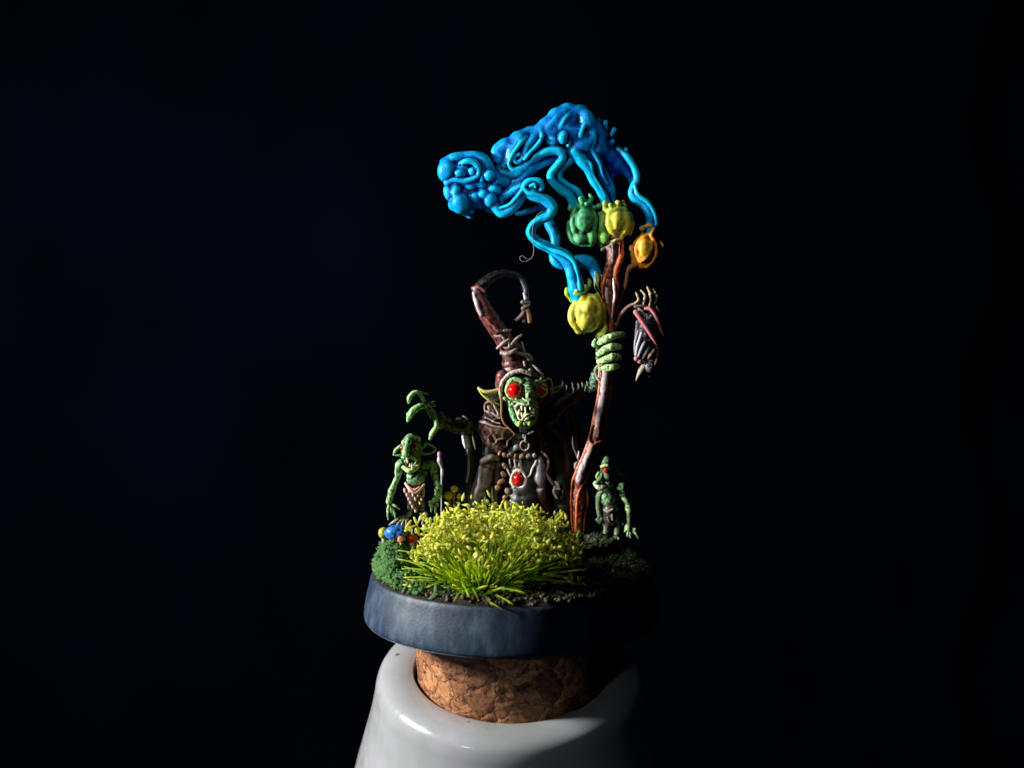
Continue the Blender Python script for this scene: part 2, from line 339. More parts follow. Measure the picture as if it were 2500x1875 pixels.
BZ = P(1250, 1500, 0.0)[2]                      # underside of the miniature's base
BTOP = BZ + 1.12
def cork():
    m, N, b = nt('cork'); tc = objc(N); L = N.links.new
    vo = node(N, 'ShaderNodeTexVoronoi', Scale=2.3); vo.feature = 'DISTANCE_TO_EDGE'
    nz = node(N, 'ShaderNodeTexNoise', Scale=2.5, Detail=4.0); L(tc, nz.inputs['Vector'])
    ad = node(N, 'ShaderNodeMix', _data_type='RGBA'); ad.inputs[0].default_value = .38; L(tc, ad.inputs[6]); L(nz.outputs[1], ad.inputs[7]); L(ad.outputs[2], vo.inputs['Vector'])
    v2 = node(N, 'ShaderNodeTexVoronoi', Scale=2.3); L(ad.outputs[2], v2.inputs['Vector'])
    v2s = node(N, 'ShaderNodeSeparateColor'); L(v2.outputs['Color'], v2s.inputs[0])
    n = node(N, 'ShaderNodeTexNoise', Scale=9.0, Detail=8.0, Roughness=.7); L(tc, n.inputs['Vector'])
    r = ramp(N, n.outputs[0], [(.30, (.10, .030, .010)), (.47, (.38, .16, .065)), (.7, (.66, .34, .16))])
    vo.inputs['Scale'].default_value = 2.8; v2.inputs['Scale'].default_value = 2.8; g = ramp(N, v2s.outputs[0], [(.0, (.28, .2, .16)), (.35, (.8, .72, .66)), (1, (1.35, 1.3, 1.2))])
    e = ramp(N, vo.outputs['Distance'], [(.0, (.62, .55, .5)), (.05, (.88, .85, .82)), (.1, (1, 1, 1))])
    m1 = node(N, 'ShaderNodeMix', _data_type='RGBA', _blend_type='MULTIPLY'); m1.inputs[0].default_value = 1; L(r.outputs[0], m1.inputs[6]); L(g.outputs[0], m1.inputs[7])
    m2 = node(N, 'ShaderNodeMix', _data_type='RGBA', _blend_type='MULTIPLY'); m2.inputs[0].default_value = 1; L(m1.outputs[2], m2.inputs[6]); L(e.outputs[0], m2.inputs[7])
    pn = node(N, 'ShaderNodeTexNoise', Scale=6.0, Detail=3.0, Roughness=.5); L(tc, pn.inputs['Vector']); pr_ = ramp(N, pn.outputs[0], [(.33, (.16, .1, .07)), (.39, (1, 1, 1))])
    m3 = node(N, 'ShaderNodeMix', _data_type='RGBA', _blend_type='MULTIPLY'); m3.inputs[0].default_value = 1; L(m2.outputs[2], m3.inputs[6]); L(pr_.outputs[0], m3.inputs[7])
    L(m3.outputs[2], b.inputs['Base Color']); b.inputs['Roughness'].default_value = .6
    s = node(N, 'ShaderNodeMath', _operation='ADD'); L(n.outputs[0], s.inputs[0]); L(e.outputs[0], s.inputs[1])
    bp = node(N, 'ShaderNodeBump', Strength=.7, Distance=.06); L(s.outputs[0], bp.inputs['Height']); L(bp.outputs[0], b.inputs['Normal'])
    seg = 200; rows = 46; a = np.linspace(0, 2*math.pi, seg, endpoint=False); V = []
    rng = np.random.default_rng(3)
    g0 = rng.random((64, 20)); g1 = rng.random((24, 8))
    pits = [(rng.uniform(0, 2*math.pi), rng.uniform(0, 1), rng.uniform(.03, .09), rng.uniform(.03, .12)) for _ in range(70)]
    for q in range(rows):
        t = q/(rows-1); ring = []
        r0 = 2.33+.03*t
        zl = -.45; base = MOUTH+np.outer(np.cos(a)*r0, [1, 0, 0])+np.outer(np.sin(a)*r0, AY)+AX*zl
        ztop = BZ-.012; h = (ztop-base[:, 2])/AX[2]
        p = base+AX*(h*t)[:, None]
        dr = np.zeros(seg)
        for pa, pt, w, dpt in pits:
            da = (a-pa+math.pi) % (2*math.pi)-math.pi; dr -= dpt*np.exp(-((da/w)**2+((t-pt)*1.6/w)**2)*1.2)*.6
        dr += .035*(g0[(a/(2*math.pi)*64).astype(int) % 64, int(t*18)]-.5)
        p = p+(np.outer(np.cos(a), [1, 0, 0])+np.outer(np.sin(a), AY))*dr[:, None]
        V.append(p)
    top = V[-1]; c = top.mean(0); V.append(c+(top-c)*.02)
    V = np.concatenate(V); i = np.arange(len(V)).reshape(-1, seg); j = np.roll(i, -1, 1)
    F = np.stack([i[:-1], j[:-1], j[1:], i[1:]], -1).reshape(-1, 4)
    tag(link('cork_stopper', mesh_np('cork_stopper', V, F), m, origin=MOUTH), 'brown cork stopper between the dark round base and the white jar', 'cork')
cork()

# =================================================================== MINIATURE BASE
BC = np.array([0.0, 0.0, BTOP]); BC[0] = P(1250, 1400, 0)[0]
def flat_paint(name, c, rough=.5, bump=.2, scale=20, spec=.5, c2=None):
    m, N, b = nt(name); tc = objc(N); n = node(N, 'ShaderNodeTexNoise', Scale=scale, Detail=6.0, Roughness=.65); N.links.new(tc, n.inputs['Vector'])
    c2 = c2 or tuple(x*.5 for x in c); r = ramp(N, n.outputs[0], [(.3, c2), (.7, c)]); N.links.new(r.outputs[0], b.inputs['Base Color'])
    bp = node(N, 'ShaderNodeBump', Strength=bump, Distance=.03); N.links.new(n.outputs[0], bp.inputs['Height']); N.links.new(bp.outputs[0], b.inputs['Normal'])
    b.inputs['Roughness'].default_value = rough; b.inputs['Specular IOR Level'].default_value = spec; return m
def ground_h(x, y):
    """height of the ground above the base top, in units (x, y from the base centre)"""
    r = np.hypot(x, y)
    h = .10+.05*np.sin(x*3.1+1)*np.cos(y*2.7)+.04*np.sin(x*7+y*5)+.03*np.sin(y*11-x*6)
    h = h+.66*np.exp(-(((x+2.85)/.62)**2+((y+.35)/1.15)**2))
    h = h+.22*np.exp(-(((x-2.5)/.7)**2+((y-1.9)/.8)**2))
    return h*np.clip((3.42-r)/.25, 0, 1)**.7
def base():
    t = thing('miniature_base', 'dark blue-grey round model base with mossy earth on top, glued on the cork', 'model base', BC)
    m, N, b = nt('dark_base_rim_paint'); tc = objc(N); L = N.links.new
    mp = node(N, 'ShaderNodeMapping'); mp.inputs['Scale'].default_value = (2.2, 2.2, .8); L(tc, mp.inputs['Vector'])
    n = node(N, 'ShaderNodeTexNoise', Scale=1.2, Detail=7.0, Roughness=.6); L(mp.outputs[0], n.inputs['Vector'])
    n2 = node(N, 'ShaderNodeTexNoise', Scale=1.1, Detail=5.0); L(tc, n2.inputs['Vector'])
    r = ramp(N, n.outputs[0], [(.3, (.006, .016, .036)), (.5, (.020, .044, .082)), (.72, (.085, .135, .19))])
    r2 = ramp(N, n2.outputs[0], [(.35, (.45, .55, .75)), (.65, (1.1, 1.05, .95))])
    mx = node(N, 'ShaderNodeMix', _data_type='RGBA', _blend_type='MULTIPLY'); mx.inputs[0].default_value = 1; L(r.outputs[0], mx.inputs[6]); L(r2.outputs[0], mx.inputs[7])
    L(mx.outputs[2], b.inputs['Base Color']); b.inputs['Roughness'].default_value = .48
    n3 = node(N, 'ShaderNodeTexNoise', Scale=16.0, Detail=8.0, Roughness=.75); L(tc, n3.inputs['Vector']); bp = node(N, 'ShaderNodeBump', Strength=.5, Distance=.02); L(n3.outputs[0], bp.inputs['Height']); L(bp.outputs[0], b.inputs['Normal'])
    r3 = node(N, 'ShaderNodeMapRange', i1=.3, i2=.7, i3=.35, i4=.6); L(n3.outputs[0], r3.inputs[0]); L(r3.outputs[0], b.inputs['Roughness'])
    pr = smooth_profile([(.05, 0), (2, 0), (3.45, 0), (3.60, .03), (3.65, .12), (3.60, .5), (3.52, .85), (3.47, 1.05), (3.42, 1.12), (3.36, 1.13)], 6)
    seg = 200; a = np.linspace(0, 2*math.pi, seg, endpoint=False)
    V = np.concatenate([np.stack([BC[0]+np.cos(a)*r_, BC[1]+np.sin(a)*r_, np.full(seg, BZ+z_)], 1) for r_, z_ in pr]); i = np.arange(len(V)).reshape(-1, seg); j = np.roll(i, -1, 1)
    F = np.stack([i[:-1], j[:-1], j[1:], i[1:]], -1).reshape(-1, 4); link('rim', mesh_np('rim', V, F), m, t)
    # earth
    nr, na = 110, 300; rr = np.linspace(.01, 3.43, nr); aa = np.linspace(0, 2*math.pi, na, endpoint=False); R, A = np.meshgrid(rr, aa, indexing='ij')
    x, y = R*np.cos(A), R*np.sin(A); h = ground_h(x, y)
    rng = np.random.default_rng(5); g = rng.random((90, 90)); ix = ((x+3.6)*12).astype(int) % 90; iy = ((y+3.6)*12).astype(int) % 90
    h = h+.06*g[ix, iy]*np.clip((3.42-R)/.1, 0, 1)+.004
    V = np.stack([BC[0]+x, BC[1]+y, BTOP+h], -1).reshape(-1, 3); i = np.arange(nr*na).reshape(nr, na); j = np.roll(i, -1, 1)
    F = np.stack([i[:-1], i[1:], j[1:], j[:-1]], -1).reshape(-1, 4)
    link('earth', mesh_np('earth', V, F), flat_paint('dark_earth', (.035, .027, .016), .85, .8, 14, .2, (.008, .007, .006)), t)
    # grit
    def scatter(name, n, mat, keep, size, squash=1.0, seed=1, lift=.02):
        rng = np.random.default_rng(seed); ico_v = np.array([(0, 0, 1), (1, 0, 0), (0, 1, 0), (-1, 0, 0), (0, -1, 0), (0, 0, -1)], float)
        ico_f = np.array([(0, 1, 2), (0, 2, 3), (0, 3, 4), (0, 4, 1), (5, 2, 1), (5, 3, 2), (5, 4, 3), (5, 1, 4)]); VV, FF = [], []; c = 0
        while c < n:
            rr_, aa_ = 3.4*math.sqrt(rng.random()), rng.random()*2*math.pi; x_, y_ = rr_*math.cos(aa_), rr_*math.sin(aa_)
            if rng.random() > keep(x_, y_): continue
            s_ = size*rng.uniform(.5, 1.5); Q = np.linalg.qr(rng.normal(size=(3, 3)))[0]
            v = (ico_v*rng.uniform(.6, 1.3, (6, 1))*[1, 1, squash])@Q*s_+[BC[0]+x_, BC[1]+y_, BTOP+ground_h(x_, y_)+lift+s_*.3]
            VV.append(v); FF.append(ico_f+c*6); c += 1
        o = link(name, mesh_np(name, np.concatenate(VV), np.concatenate(FF), False), mat, t); o['kind'] = 'stuff'; return o
    scatter('grit', 2600, flat_paint('grit_paint', (.22, .17, .10), .6, .4, 10, .4, (.02, .018, .012)), lambda x, y: .3+.7*(math.hypot(x, y) > 2.7), .045, 1, 2)
    scatter('moss', 5200, flat_paint('green_moss_flock', (.10, .22, .06), .85, .5, 5, .2, (.02, .07, .02)), lambda x, y: math.exp(-((x+2.8)/.8)**2)*(1 if y > -2.2 else .4), .05, 2.2, 3, .05)
    scatter('dark_moss', 2200, flat_paint('dark_moss_flock', (.03, .06, .02), .85, .5, 5, .2, (.006, .014, .006)), lambda x, y: .9 if x > 1.2 and y > -2.2 else .12, .05, 2.0, 4, .03)
base()
def on_ground(x, y): return np.array([BC[0]+x, BC[1]+y, BTOP+float(ground_h(x, y))])

# =================================================================== SMOKE
def smoke():
    BL = (.002, .155, .60); DB = (.002, .03, .42); LB = (.003, .27, .68)
    s = Sculpt(.021, BL, .05, 1.5)
    T = lambda L, **k: s.tube(fA.pts(L), **k)
    Bl = lambda x, y, Y, r, **k: s.ball(fA(x, y, Y), fA.r(r) if np.isscalar(r) else [fA.r(r[0]), fA.r(r[1]), fA.r(r[2])], **k)
    # the billowing body behind the curls
    Bl(350, 900, .1, (130, 105, 110)); Bl(470, 720, .12, (140, 90, 90)); Bl(640, 760, .1, (120, 90, 80), rot=.3)
    Bl(1150, 300, .1, (150, 130, 150), rot=.5); Bl(1400, 360, .12, (150, 120, 150), rot=-.5); Bl(860, 440, .12, (170, 110, 110), rot=.65); Bl(1290, 470, .1, (130, 90, 70)); Bl(1640, 600, .18, (110, 60, 110), rot=-.8, col=DB)
    # upper left curl
    Bl(330, 655, .12, (150, 130, 95)); Bl(185, 650, -.05, (88, 85, 105))
    T([(150, 590, 0, 40), (230, 560, -.1, 45), (330, 535, -.1, 40), (440, 540, -.1, 45), (520, 590, -.12, 48), (560, 680, -.1, 50), (620, 740, -.05, 55), (690, 740, 0, 60)], k=.02)
    T([(300, 600, -.2, 18), (350, 575, -.28, 22), (420, 590, -.28, 26), (455, 650, -.26, 26), (440, 710, -.24, 26), (350, 745, -.2, 30), (240, 740, -.15, 30), (190, 760, -.1, 34)], k=.015)
    Bl(405, 668, -.2, (44, 40, 42), k=.012); Bl(300, 680, -.18, (56, 40, 44), k=.015); Bl(545, 700, -.2, (54, 48, 50), k=.015); Bl(300, 612, -.1, (18, 60, 16), cut=True, k=.02); Bl(375, 618, -.22, (22, 60, 16), cut=True, k=.02)
    T([(480, 620, -.15, 18), (490, 680, -.22, 22), (480, 740, -.2, 24)], k=.012)
    # lower left curl
    T([(200, 820, 0, 45), (270, 780, -.05, 48), (380, 760, -.1, 44), (480, 780, -.1, 42)], k=.02)
    for x, y, Y, a, b_, c_ in [(205, 850, -.10, 44, 44, 58), (262, 838, -.2, 40, 38, 56), (300, 935, -.18, 66, 60, 78), (385, 795, -.15, 55, 42, 36), (425, 885, -.14, 52, 46, 44), (495, 862, -.2, 44, 42, 36), (555, 905, -.2, 48, 46, 54), (590, 825, -.15, 50, 42, 42), (650, 885, -.05, 40, 40, 44), (250, 930, -.05, 50, 60, 60), (470, 790, -.12, 50, 40, 34)]:
        Bl(x, y, Y+.05, (a*1.22, b_*1.15, c_*1.22), k=.028)
    Bl(350, 1005, 0, (66, 55, 46), col=DB, k=.03); Bl(470, 930, .1, (95, 85, 72), col=DB)
    T([(540, 800, 0, 48), (600, 820, -.05, 48), (640, 870, 0, 42), (640, 930, 0, 36)], k=.015); Bl(560, 980, .1, (60, 60, 50), col=DB)
    T([(340, 1050, .05, 10), (380, 1062, .0, 16), (410, 1072, .05, 8)], k=.01)
    # long twisting strand down to the lowest pod
    T([(560, 880, -.05, 40), (600, 970, -.1, 45), (650, 1020, -.12, 42), (720, 1000, -.15, 44), (785, 920, -.18, 48), (850, 860, -.2, 42), (940, 880, -.25, 42), (1030, 910, -.25, 48),
       (1085, 970, -.22, 48), (1060, 1045, -.2, 42), (980, 1085, -.18, 36), (915, 1140, -.15, 34), (905, 1210, -.12, 35), (960, 1275, -.1, 40), (1080, 1335, -.12, 50), (1180, 1390, -.15, 58), (1245, 1470, -.18, 62), (1280, 1580, -.2, 62), (1300, 1680, -.2, 70), (1310, 1750, -.2, 66)], col=LB, k=.02)
    T([(640, 980, -.2, 16), (720, 950, -.27, 18), (790, 880, -.3, 20), (840, 820, -.3, 20), (880, 850, -.33, 18), (980, 870, -.34, 18), (1060, 920, -.33, 20), (1100, 980, -.3, 20)], k=.012, col=LB)
    T([(690, 870, -.05, 40), (760, 830, -.1, 40), (840, 790, -.15, 36)], k=.02)
    Bl(940, 790, -.15, (75, 60, 65), k=.02)
    T([(835, 850, -.25, 18), (850, 780, -.27, 24), (905, 740, -.28, 28), (970, 750, -.28, 28), (1000, 800, -.27, 26), (975, 840, -.27, 22), (920, 840, -.3, 20)], k=.01, col=LB)
    T([(900, 790, -.36, 12), (935, 775, -.38, 14), (945, 800, -.38, 12)], k=.008, col=LB)
    # ridges along the long strand
    T([(985, 1070, -.27, 10), (915, 1120, -.25, 12), (890, 1190, -.22, 13), (930, 1260, -.22, 12), (1060, 1330, -.26, 14), (1180, 1370, -.32, 16), (1270, 1440, -.37, 18), (1310, 1560, -.4, 18), (1330, 1680, -.4, 18)], k=.02, col=LB)
    # strand behind, ends behind the staff
    T([(1000, 960, .3, 35), (1060, 1120, .3, 46), (1110, 1210, .25, 44), (1120, 1290, .2, 40), (1100, 1380, .15, 40), (1120, 1440, .1, 46), (1200, 1470, .15, 50), (1300, 1440, .25, 50), (1400, 1450, .3, 60), (1460, 1520, .3, 50), (1490, 1600, .3, 44), (1500, 1680, .3, 40)], col=(.008, .18, .62), k=.03)
    T([(780, 1030, .35, 20), (900, 1000, .35, 26), (1000, 950, .3, 26)], col=DB)
    T2 = lambda L, **k: s.tube(fA.pts(L, .05), **k)
    # middle lobes
    Bl(800, 470, .15, (150, 120, 90), rot=.6)
    T2([(700, 430, 0, 42), (640, 490, -.05, 44), (630, 560, -.05, 36)], k=.018)
    T2([(900, 345, 0, 42), (820, 390, -.12, 55), (760, 460, -.15, 52), (725, 560, -.14, 40), (690, 610, -.12, 36)], k=.018)
    T2([(870, 370, -.22, 16), (800, 440, -.3, 18), (745, 520, -.3, 16), (715, 600, -.25, 18), (750, 650, -.22, 24), (820, 630, -.2, 26), (880, 580, -.18, 24)], k=.01, col=LB)
    T2([(1000, 320, -.05, 50), (930, 380, -.15, 50), (880, 450, -.2, 42), (850, 520, -.22, 32), (810, 580, -.22, 28), (765, 580, -.24, 22), (765, 535, -.26, 20), (805, 520, -.28, 18)], k=.015)
    T2([(985, 310, -.2, 16), (1000, 370, -.28, 18), (960, 440, -.28, 20), (900, 500, -.3, 18), (850, 560, -.3, 16)], k=.01, col=LB)
    Bl(990, 395, -.3, 18, k=.01)
    # band running under the middle lobes to the left curls
    T2([(610, 660, 0, 45), (700, 690, -.08, 48), (780, 680, -.12, 50), (850, 630, -.14, 46), (900, 580, -.15, 36), (980, 520, -.2, 34), (1080, 485, -.22, 36), (1150, 490, -.24, 38), (1180, 540, -.22, 38), (1140, 610, -.2, 34), (1085, 680, -.2, 34), (1090, 750, -.18, 36), (1160, 820, -.16, 40), (1230, 870, -.12, 46), (1270, 930, -.08, 48), (1300, 990, -.05, 46)], col=LB, k=.018)
    T2([(660, 790, 0, 40), (740, 770, -.05, 45), (830, 720, -.1, 50), (900, 640, -.1, 50), (980, 590, -.02, 45), (1080, 560, .05, 45), (1180, 540, .1, 60)], k=.02)
    T2([(700, 800, -.12, 10), (790, 780, -.16, 12), (870, 700, -.2, 12), (920, 640, -.2, 10)], k=.01, col=LB)
    T2([(1290, 540, -.15, 30), (1220, 590, -.15, 32), (1160, 650, -.14, 32), (1150, 720, -.12, 32), (1210, 790, -.1, 34), (1290, 840, -.08, 36), (1340, 900, -.05, 36)], k=.012, col=LB)
    # top mass
    for x, y, Y, r in [(1230, 185, 0, 78), (1130, 260, 0, 95), (1310, 220, .05, 90), (1400, 270, .05, 88), (1200, 350, .05, 115), (1330, 380, .05, 115), (1450, 350, .05, 95), (1500, 440, .05, 80), (1080, 350, .05, 90), (1040, 300, .02, 60)]:
        Bl(x, y, Y, (r, r*.8, r), k=.05)
    for x, y, Y, a, b_, c_ in [(640, 515, -.08, 50, 46, 66), (700, 445, -.08, 62, 52, 50), (800, 385, -.12, 62, 52, 50), (880, 340, -.05, 60, 50, 40), (1130, 195, -.14, 58, 50, 58), (1210, 150, -.08, 62, 55, 48), (1310, 175, -.1, 66, 55, 55), (1392, 225, -.24, 48, 46, 68), (1290, 335, -.2, 78, 52, 60), (1365, 420, -.2, 80, 52, 62),
                               (1455, 300, -.16, 46, 44, 80), (1225, 280, -.18, 64, 46, 54), (1050, 270, -.12, 62, 52, 52), (1085, 345, -.18, 62, 46, 60), (1500, 380, -.1, 50, 44, 60), (1480, 470, -.12, 66, 50, 50), (980, 330, -.14, 56, 46, 46), (1200, 215, -.22, 40, 36, 60), (1260, 210, -.2, 36, 34, 44)]:
        Bl(x, y, Y+.085, (a*1.45, b_*1.2, c_*1.4), k=.05, rot=.35)
    T2([(1270, 140, 0, 34), (1200, 150, -.1, 38), (1130, 200, -.17, 42), (1070, 280, -.17, 44), (1030, 350, -.14, 42)], k=.03)
    T2([(1480, 240, -.0, 40), (1440, 290, -.16, 42), (1430, 380, -.2, 44), (1390, 450, -.18, 46)], k=.03)
    T2([(1510, 320, .0, 38), (1500, 400, -.12, 40), (1470, 480, -.14, 42)], k=.03)
    T2([(1420, 190, -.1, 30), (1385, 230, -.24, 32), (1350, 300, -.28, 30), (1330, 360, -.28, 30)], k=.014, col=LB)
    T2([(1280, 150, -.12, 24), (1220, 190, -.26, 28), (1180, 240, -.28, 26), (1150, 300, -.26, 24)], k=.014)
    T2([(1490, 250, -.05, 28), (1450, 320, -.22, 28), (1450, 400, -.24, 28), (1430, 470, -.2, 30)], k=.014)
    Bl(1185, 375, -.26, (48, 42, 58), k=.018); Bl(1100, 400, -.14, (60, 50, 55), k=.03)
    T2([(1330, 300, -.3, 14), (1250, 300, -.28, 16), (1240, 370, -.28, 16), (1230, 440, -.25, 24)], k=.012, col=DB)
    T2([(1510, 330, .0, 30), (1545, 320, 0, 26), (1540, 280, 0, 30), (1545, 250, 0, 27)], k=.012); T2([(1560, 400, .05, 34), (1595, 360, .03, 22), (1622, 310, 0, 24)], k=.012)
    Bl(1580, 430, .05, 45); Bl(1610, 410, 0, 26, k=.01); T2([(1600, 450, .1, 50), (1680, 500, .1, 34), (1720, 510, .08, 24), (1722, 478, .08, 22)], k=.012)
    # right sheet and the strand to the orange pod
    T([(1480, 460, .1, 80), (1570, 520, .12, 85), (1650, 580, .15, 90), (1720, 640, .15, 70), (1770, 710, .1, 46), (1790, 780, .05, 34)], col=DB, k=.04)
    T([(1660, 480, -.0, 26), (1740, 550, -.08, 32), (1800, 640, -.1, 34), (1820, 730, -.1, 32), (1790, 800, -.1, 32), (1775, 860, -.1, 36), (1830, 910, -.1, 46), (1900, 970, -.08, 56), (1945, 1050, -.05, 60), (1945, 1160, 0, 56)], k=.02, col=(.008, .22, .66))
    T([(1800, 790, -.2, 10), (1830, 870, -.22, 14), (1920, 940, -.24, 16), (1975, 1040, -.22, 18), (1985, 1120, -.18, 16)], k=.015, col=LB)
    # strands to the yellow-green pod
    T([(1280, 500, -.1, 60), (1340, 560, -.12, 56), (1400, 640, -.14, 46), (1430, 720, -.14, 38), (1480, 800, -.14, 36), (1530, 880, -.12, 38), (1560, 960, -.08, 40)], col=LB, k=.03)
    T([(1420, 470, 0, 60), (1470, 560, -.05, 52), (1510, 650, -.05, 46), (1550, 740, 0, 44), (1590, 830, .02, 44), (1600, 920, .05, 44)], col=(.005, .08, .52), k=.025)
    T([(1440, 500, -.15, 22), (1500, 610, -.2, 20), (1520, 690, -.18, 16), (1560, 770, -.14, 12)], k=.02)
    T([(1360, 570, -.22, 18), (1420, 600, -.24, 16), (1440, 690, -.22, 14), (1500, 790, -.22, 14), (1545, 880, -.2, 14)], k=.012, col=LB)
    T([(1570, 560, .1, 40), (1590, 700, .12, 30), (1570, 780, .1, 26)], k=.03, col=DB)
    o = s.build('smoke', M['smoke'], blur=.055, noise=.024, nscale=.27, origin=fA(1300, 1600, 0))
    tag(o, 'bright blue sculpted smoke curling up from the pods and drifting left in knotted strands', 'smoke')
smoke()

# =================================================================== STAFF WITH PODS
def loft(rows, prof, seg=40, step=.06, twist=None):
    """rows (point, radius): a carved stem whose cross-section is not round; returns V, F, angle"""
    p, r = crom([a for a, b in rows], [b for a, b in rows], step); V = []
    a = np.linspace(0, 2*math.pi, seg, endpoint=False)
    for i in range(len(p)):
        t = p[min(i+1, len(p)-1)]-p[max(i-1, 0)]; t /= np.linalg.norm(t); x = np.cross([0, 1, 0], t); x /= np.linalg.norm(x); y = np.cross(t, x)
        rr = r[i]*prof(a, i/len(p)); V.append(p[i]+np.outer(np.cos(a)*rr, x)+np.outer(np.sin(a)*rr, y))
    V = np.concatenate(V); i = np.arange(len(p)*seg).reshape(len(p), seg); j = np.roll(i, -1, 1); F = np.stack([i[:-1], i[1:], j[1:], j[:-1]], -1).reshape(-1, 4)
    return V, F
def staff():
    foot = fF(205, 1600, -.3)
    t = thing('staff', 'crooked red-brown wooden staff with seed pods at its top, gripped by the tall goblin', 'staff', foot)
    BR = (.17, .042, .020); GR = (.42, .35, .36); OR = (.55, .10, .018); DK = (.05, .016, .010)
    s = Sculpt(.018, BR, .03, 2.0); F_ = lambda L, **k: s.tube(fF.pts(L, -.1), **k); B_ = lambda L, **k: s.tube(fB.pts(L, -.1), **k)
    F_([(462, -40, 0, 40), (440, 60, 0, 42), (428, 150, 0, 41), (415, 300, 0, 42), (382, 480, 0, 44), (355, 600, 0, 50), (322, 700, 0, 46), (290, 800, 0, 44), (245, 920, 0, 48), (228, 1010, 0, 44), (228, 1110, 0, 52), (220, 1240, 0, 44), (215, 1340, 0, 42), (210, 1450, 0, 36), (205, 1620, 0, 32)], col=BR)
    # facets: grey worn faces and sharp red-orange arrises
    F_([(432, 130, -.10, 24), (412, 300, -.10, 24), (385, 430, -.10, 22), (372, 510, -.10, 16)], col=GR, k=.05)
    F_([(372, 560, -.13, 22), (370, 620, -.13, 18)], col=(.2, .1, .08), k=.04)
    F_([(330, 700, -.12, 14), (290, 790, -.12, 22), (250, 880, -.12, 26), (228, 960, -.12, 20)], col=GR, k=.05)
    F_([(466, 150, -.03, 9), (460, 300, -.05, 10), (438, 430, -.05, 10), (418, 560, -.06, 10), (408, 640, -.06, 12), (385, 680, -.1, 11), (350, 770, -.08, 11), (315, 860, -.08, 10), (280, 950, -.09, 10), (235, 1030, -.14, 9), (212, 1110, -.15, 8), (206, 1240, -.14, 7), (200, 1340, -.12, 6)], col=OR, k=.012)
    F_([(387, 160, -.03, 8), (372, 300, -.03, 9), (340, 470, -.04, 9), (305, 640, -.05, 9), (262, 760, -.05, 10), (205, 890, -.05, 10), (175, 990, -.04, 10), (166, 1110, -.03, 8), (170, 1240, -.03, 7), (178, 1340, -.03, 7)], col=OR, k=.012)
    F_([(270, 1000, -.04, 8), (292, 1100, -.03, 8), (268, 1230, -.04, 7), (262, 1340, -.04, 7)], col=OR, k=.012)
    F_([(385, 670, -.12, 12), (340, 690, -.15, 9), (300, 740, -.14, 7), (270, 800, -.1, 6)], col=OR, k=.012)
    F_([(448, 250, -.1, 8), (450, 290, -.1, 5)], col=OR, k=.01)
    F_([(338, 560, -.09, 10), (320, 640, -.1, 12), (330, 680, -.12, 10)], col=DK, k=.02, cut=True)
    # upper part: two strands twisting up to the pods
    B_([(1085, 90, 0, 72), (1080, 180, .02, 66), (1060, 300, 0, 60), (1030, 420, -.0, 62), (1015, 520, -.0, 64), (1010, 620, -.0, 60), (1020, 720, -.0, 50), (1040, 860, 0, 46), (1035, 1050, 0, 52), (1020, 1200, 0, 50)], col=BR)
    B_([(1145, 130, -.02, 26), (1150, 230, -.06, 26), (1135, 300, -.1, 34), (1100, 400, -.1, 34), (1085, 480, -.1, 28), (1095, 570, -.12, 32), (1090, 650, -.12, 30), (1070, 760, -.1, 20), (1055, 880, -.08, 16), (1050, 1010, -.04, 12)], col=OR, k=.015)
    B_([(1068, 500, -.22, 8), (1075, 580, -.24, 14), (1082, 660, -.23, 13), (1065, 780, -.2, 10), (1050, 900, -.16, 8)], col=(.55, .48, .45), k=.01)
    B_([(1000, 600, -.14, 12), (995, 660, -.14, 15), (1010, 740, -.12, 8)], col=(.45, .36, .33), k=.01)
    B_([(1010, 420, -.12, 9), (970, 520, -.12, 10), (955, 620, -.1, 10), (965, 700, -.08, 8)], col=OR, k=.012)
    B_([(1130, 140, -.13, 8), (1128, 240, -.14, 8)], col=(.6, .2, .16), k=.01)
    B_([(1060, 160, -.14, 14), (1065, 240, -.13, 16), (1060, 330, -.13, 12)], col=(.14, .10, .10), k=.015)
    B_([(1030, 170, 0, 24), (1060, 140, -.12, 20), (1110, 130, -.1, 20)], col=(.14, .09, .08), k=.02)
    B_([(960, 200, .1, 26), (1000, 180, .05, 20), (1050, 240, .02, 30)], col=(.08, .07, .05))
    # twig to the orange pod and twig that carries the bird
    B_([(1290, 370, 0, 26), (1245, 385, 0, 34), (1215, 440, 0, 20), (1200, 520, .02, 22), (1180, 600, .05, 16), (1120, 740, .08, 18), (1070, 900, .08, 20)], col=(.22, .09, .04), k=.02)
    B_([(1060, 1020, .05, 24), (1110, 950, -.1, 20), (1150, 860, -.3, 20), (1210, 790, -.5, 18), (1290, 750, -.65, 16), (1350, 735, -.7, 12)], col=(.085, .045, .025), k=.02)
    s.build('shaft', M['wood'], t, blur=.04, noise=.009, nscale=.07)
    # pods
    YL = (.60, .58, .05); YG = (.30, .42, .03); GN = (.03, .24, .08); LG = (.14, .38, .05)
    def pod(name, fr, ops, Y0, mat, vox=.018, **kw):
        q = Sculpt(vox, kw.get('col', YL), .03, 2.6)
        for op in ops:
            if op[0] == 'b': _, x, y, Y, r, c, k = op; q.ball(fr(x, y, Y0+Y), [fr.r(v) for v in r], col=c, k=k)
            else:
                _, L, c, k = op; big = L[1][3] > 24 and len(L) > 3
                q.tube(fr.pts([(a_, b_, d_+(.06 if big else 0), r_) for a_, b_, d_, r_ in L], Y0), col=c, k=k*(1.6 if big else 1))
        return q.build('pod', mat, t, blur=.05, noise=.010, nscale=.08, seed=3)
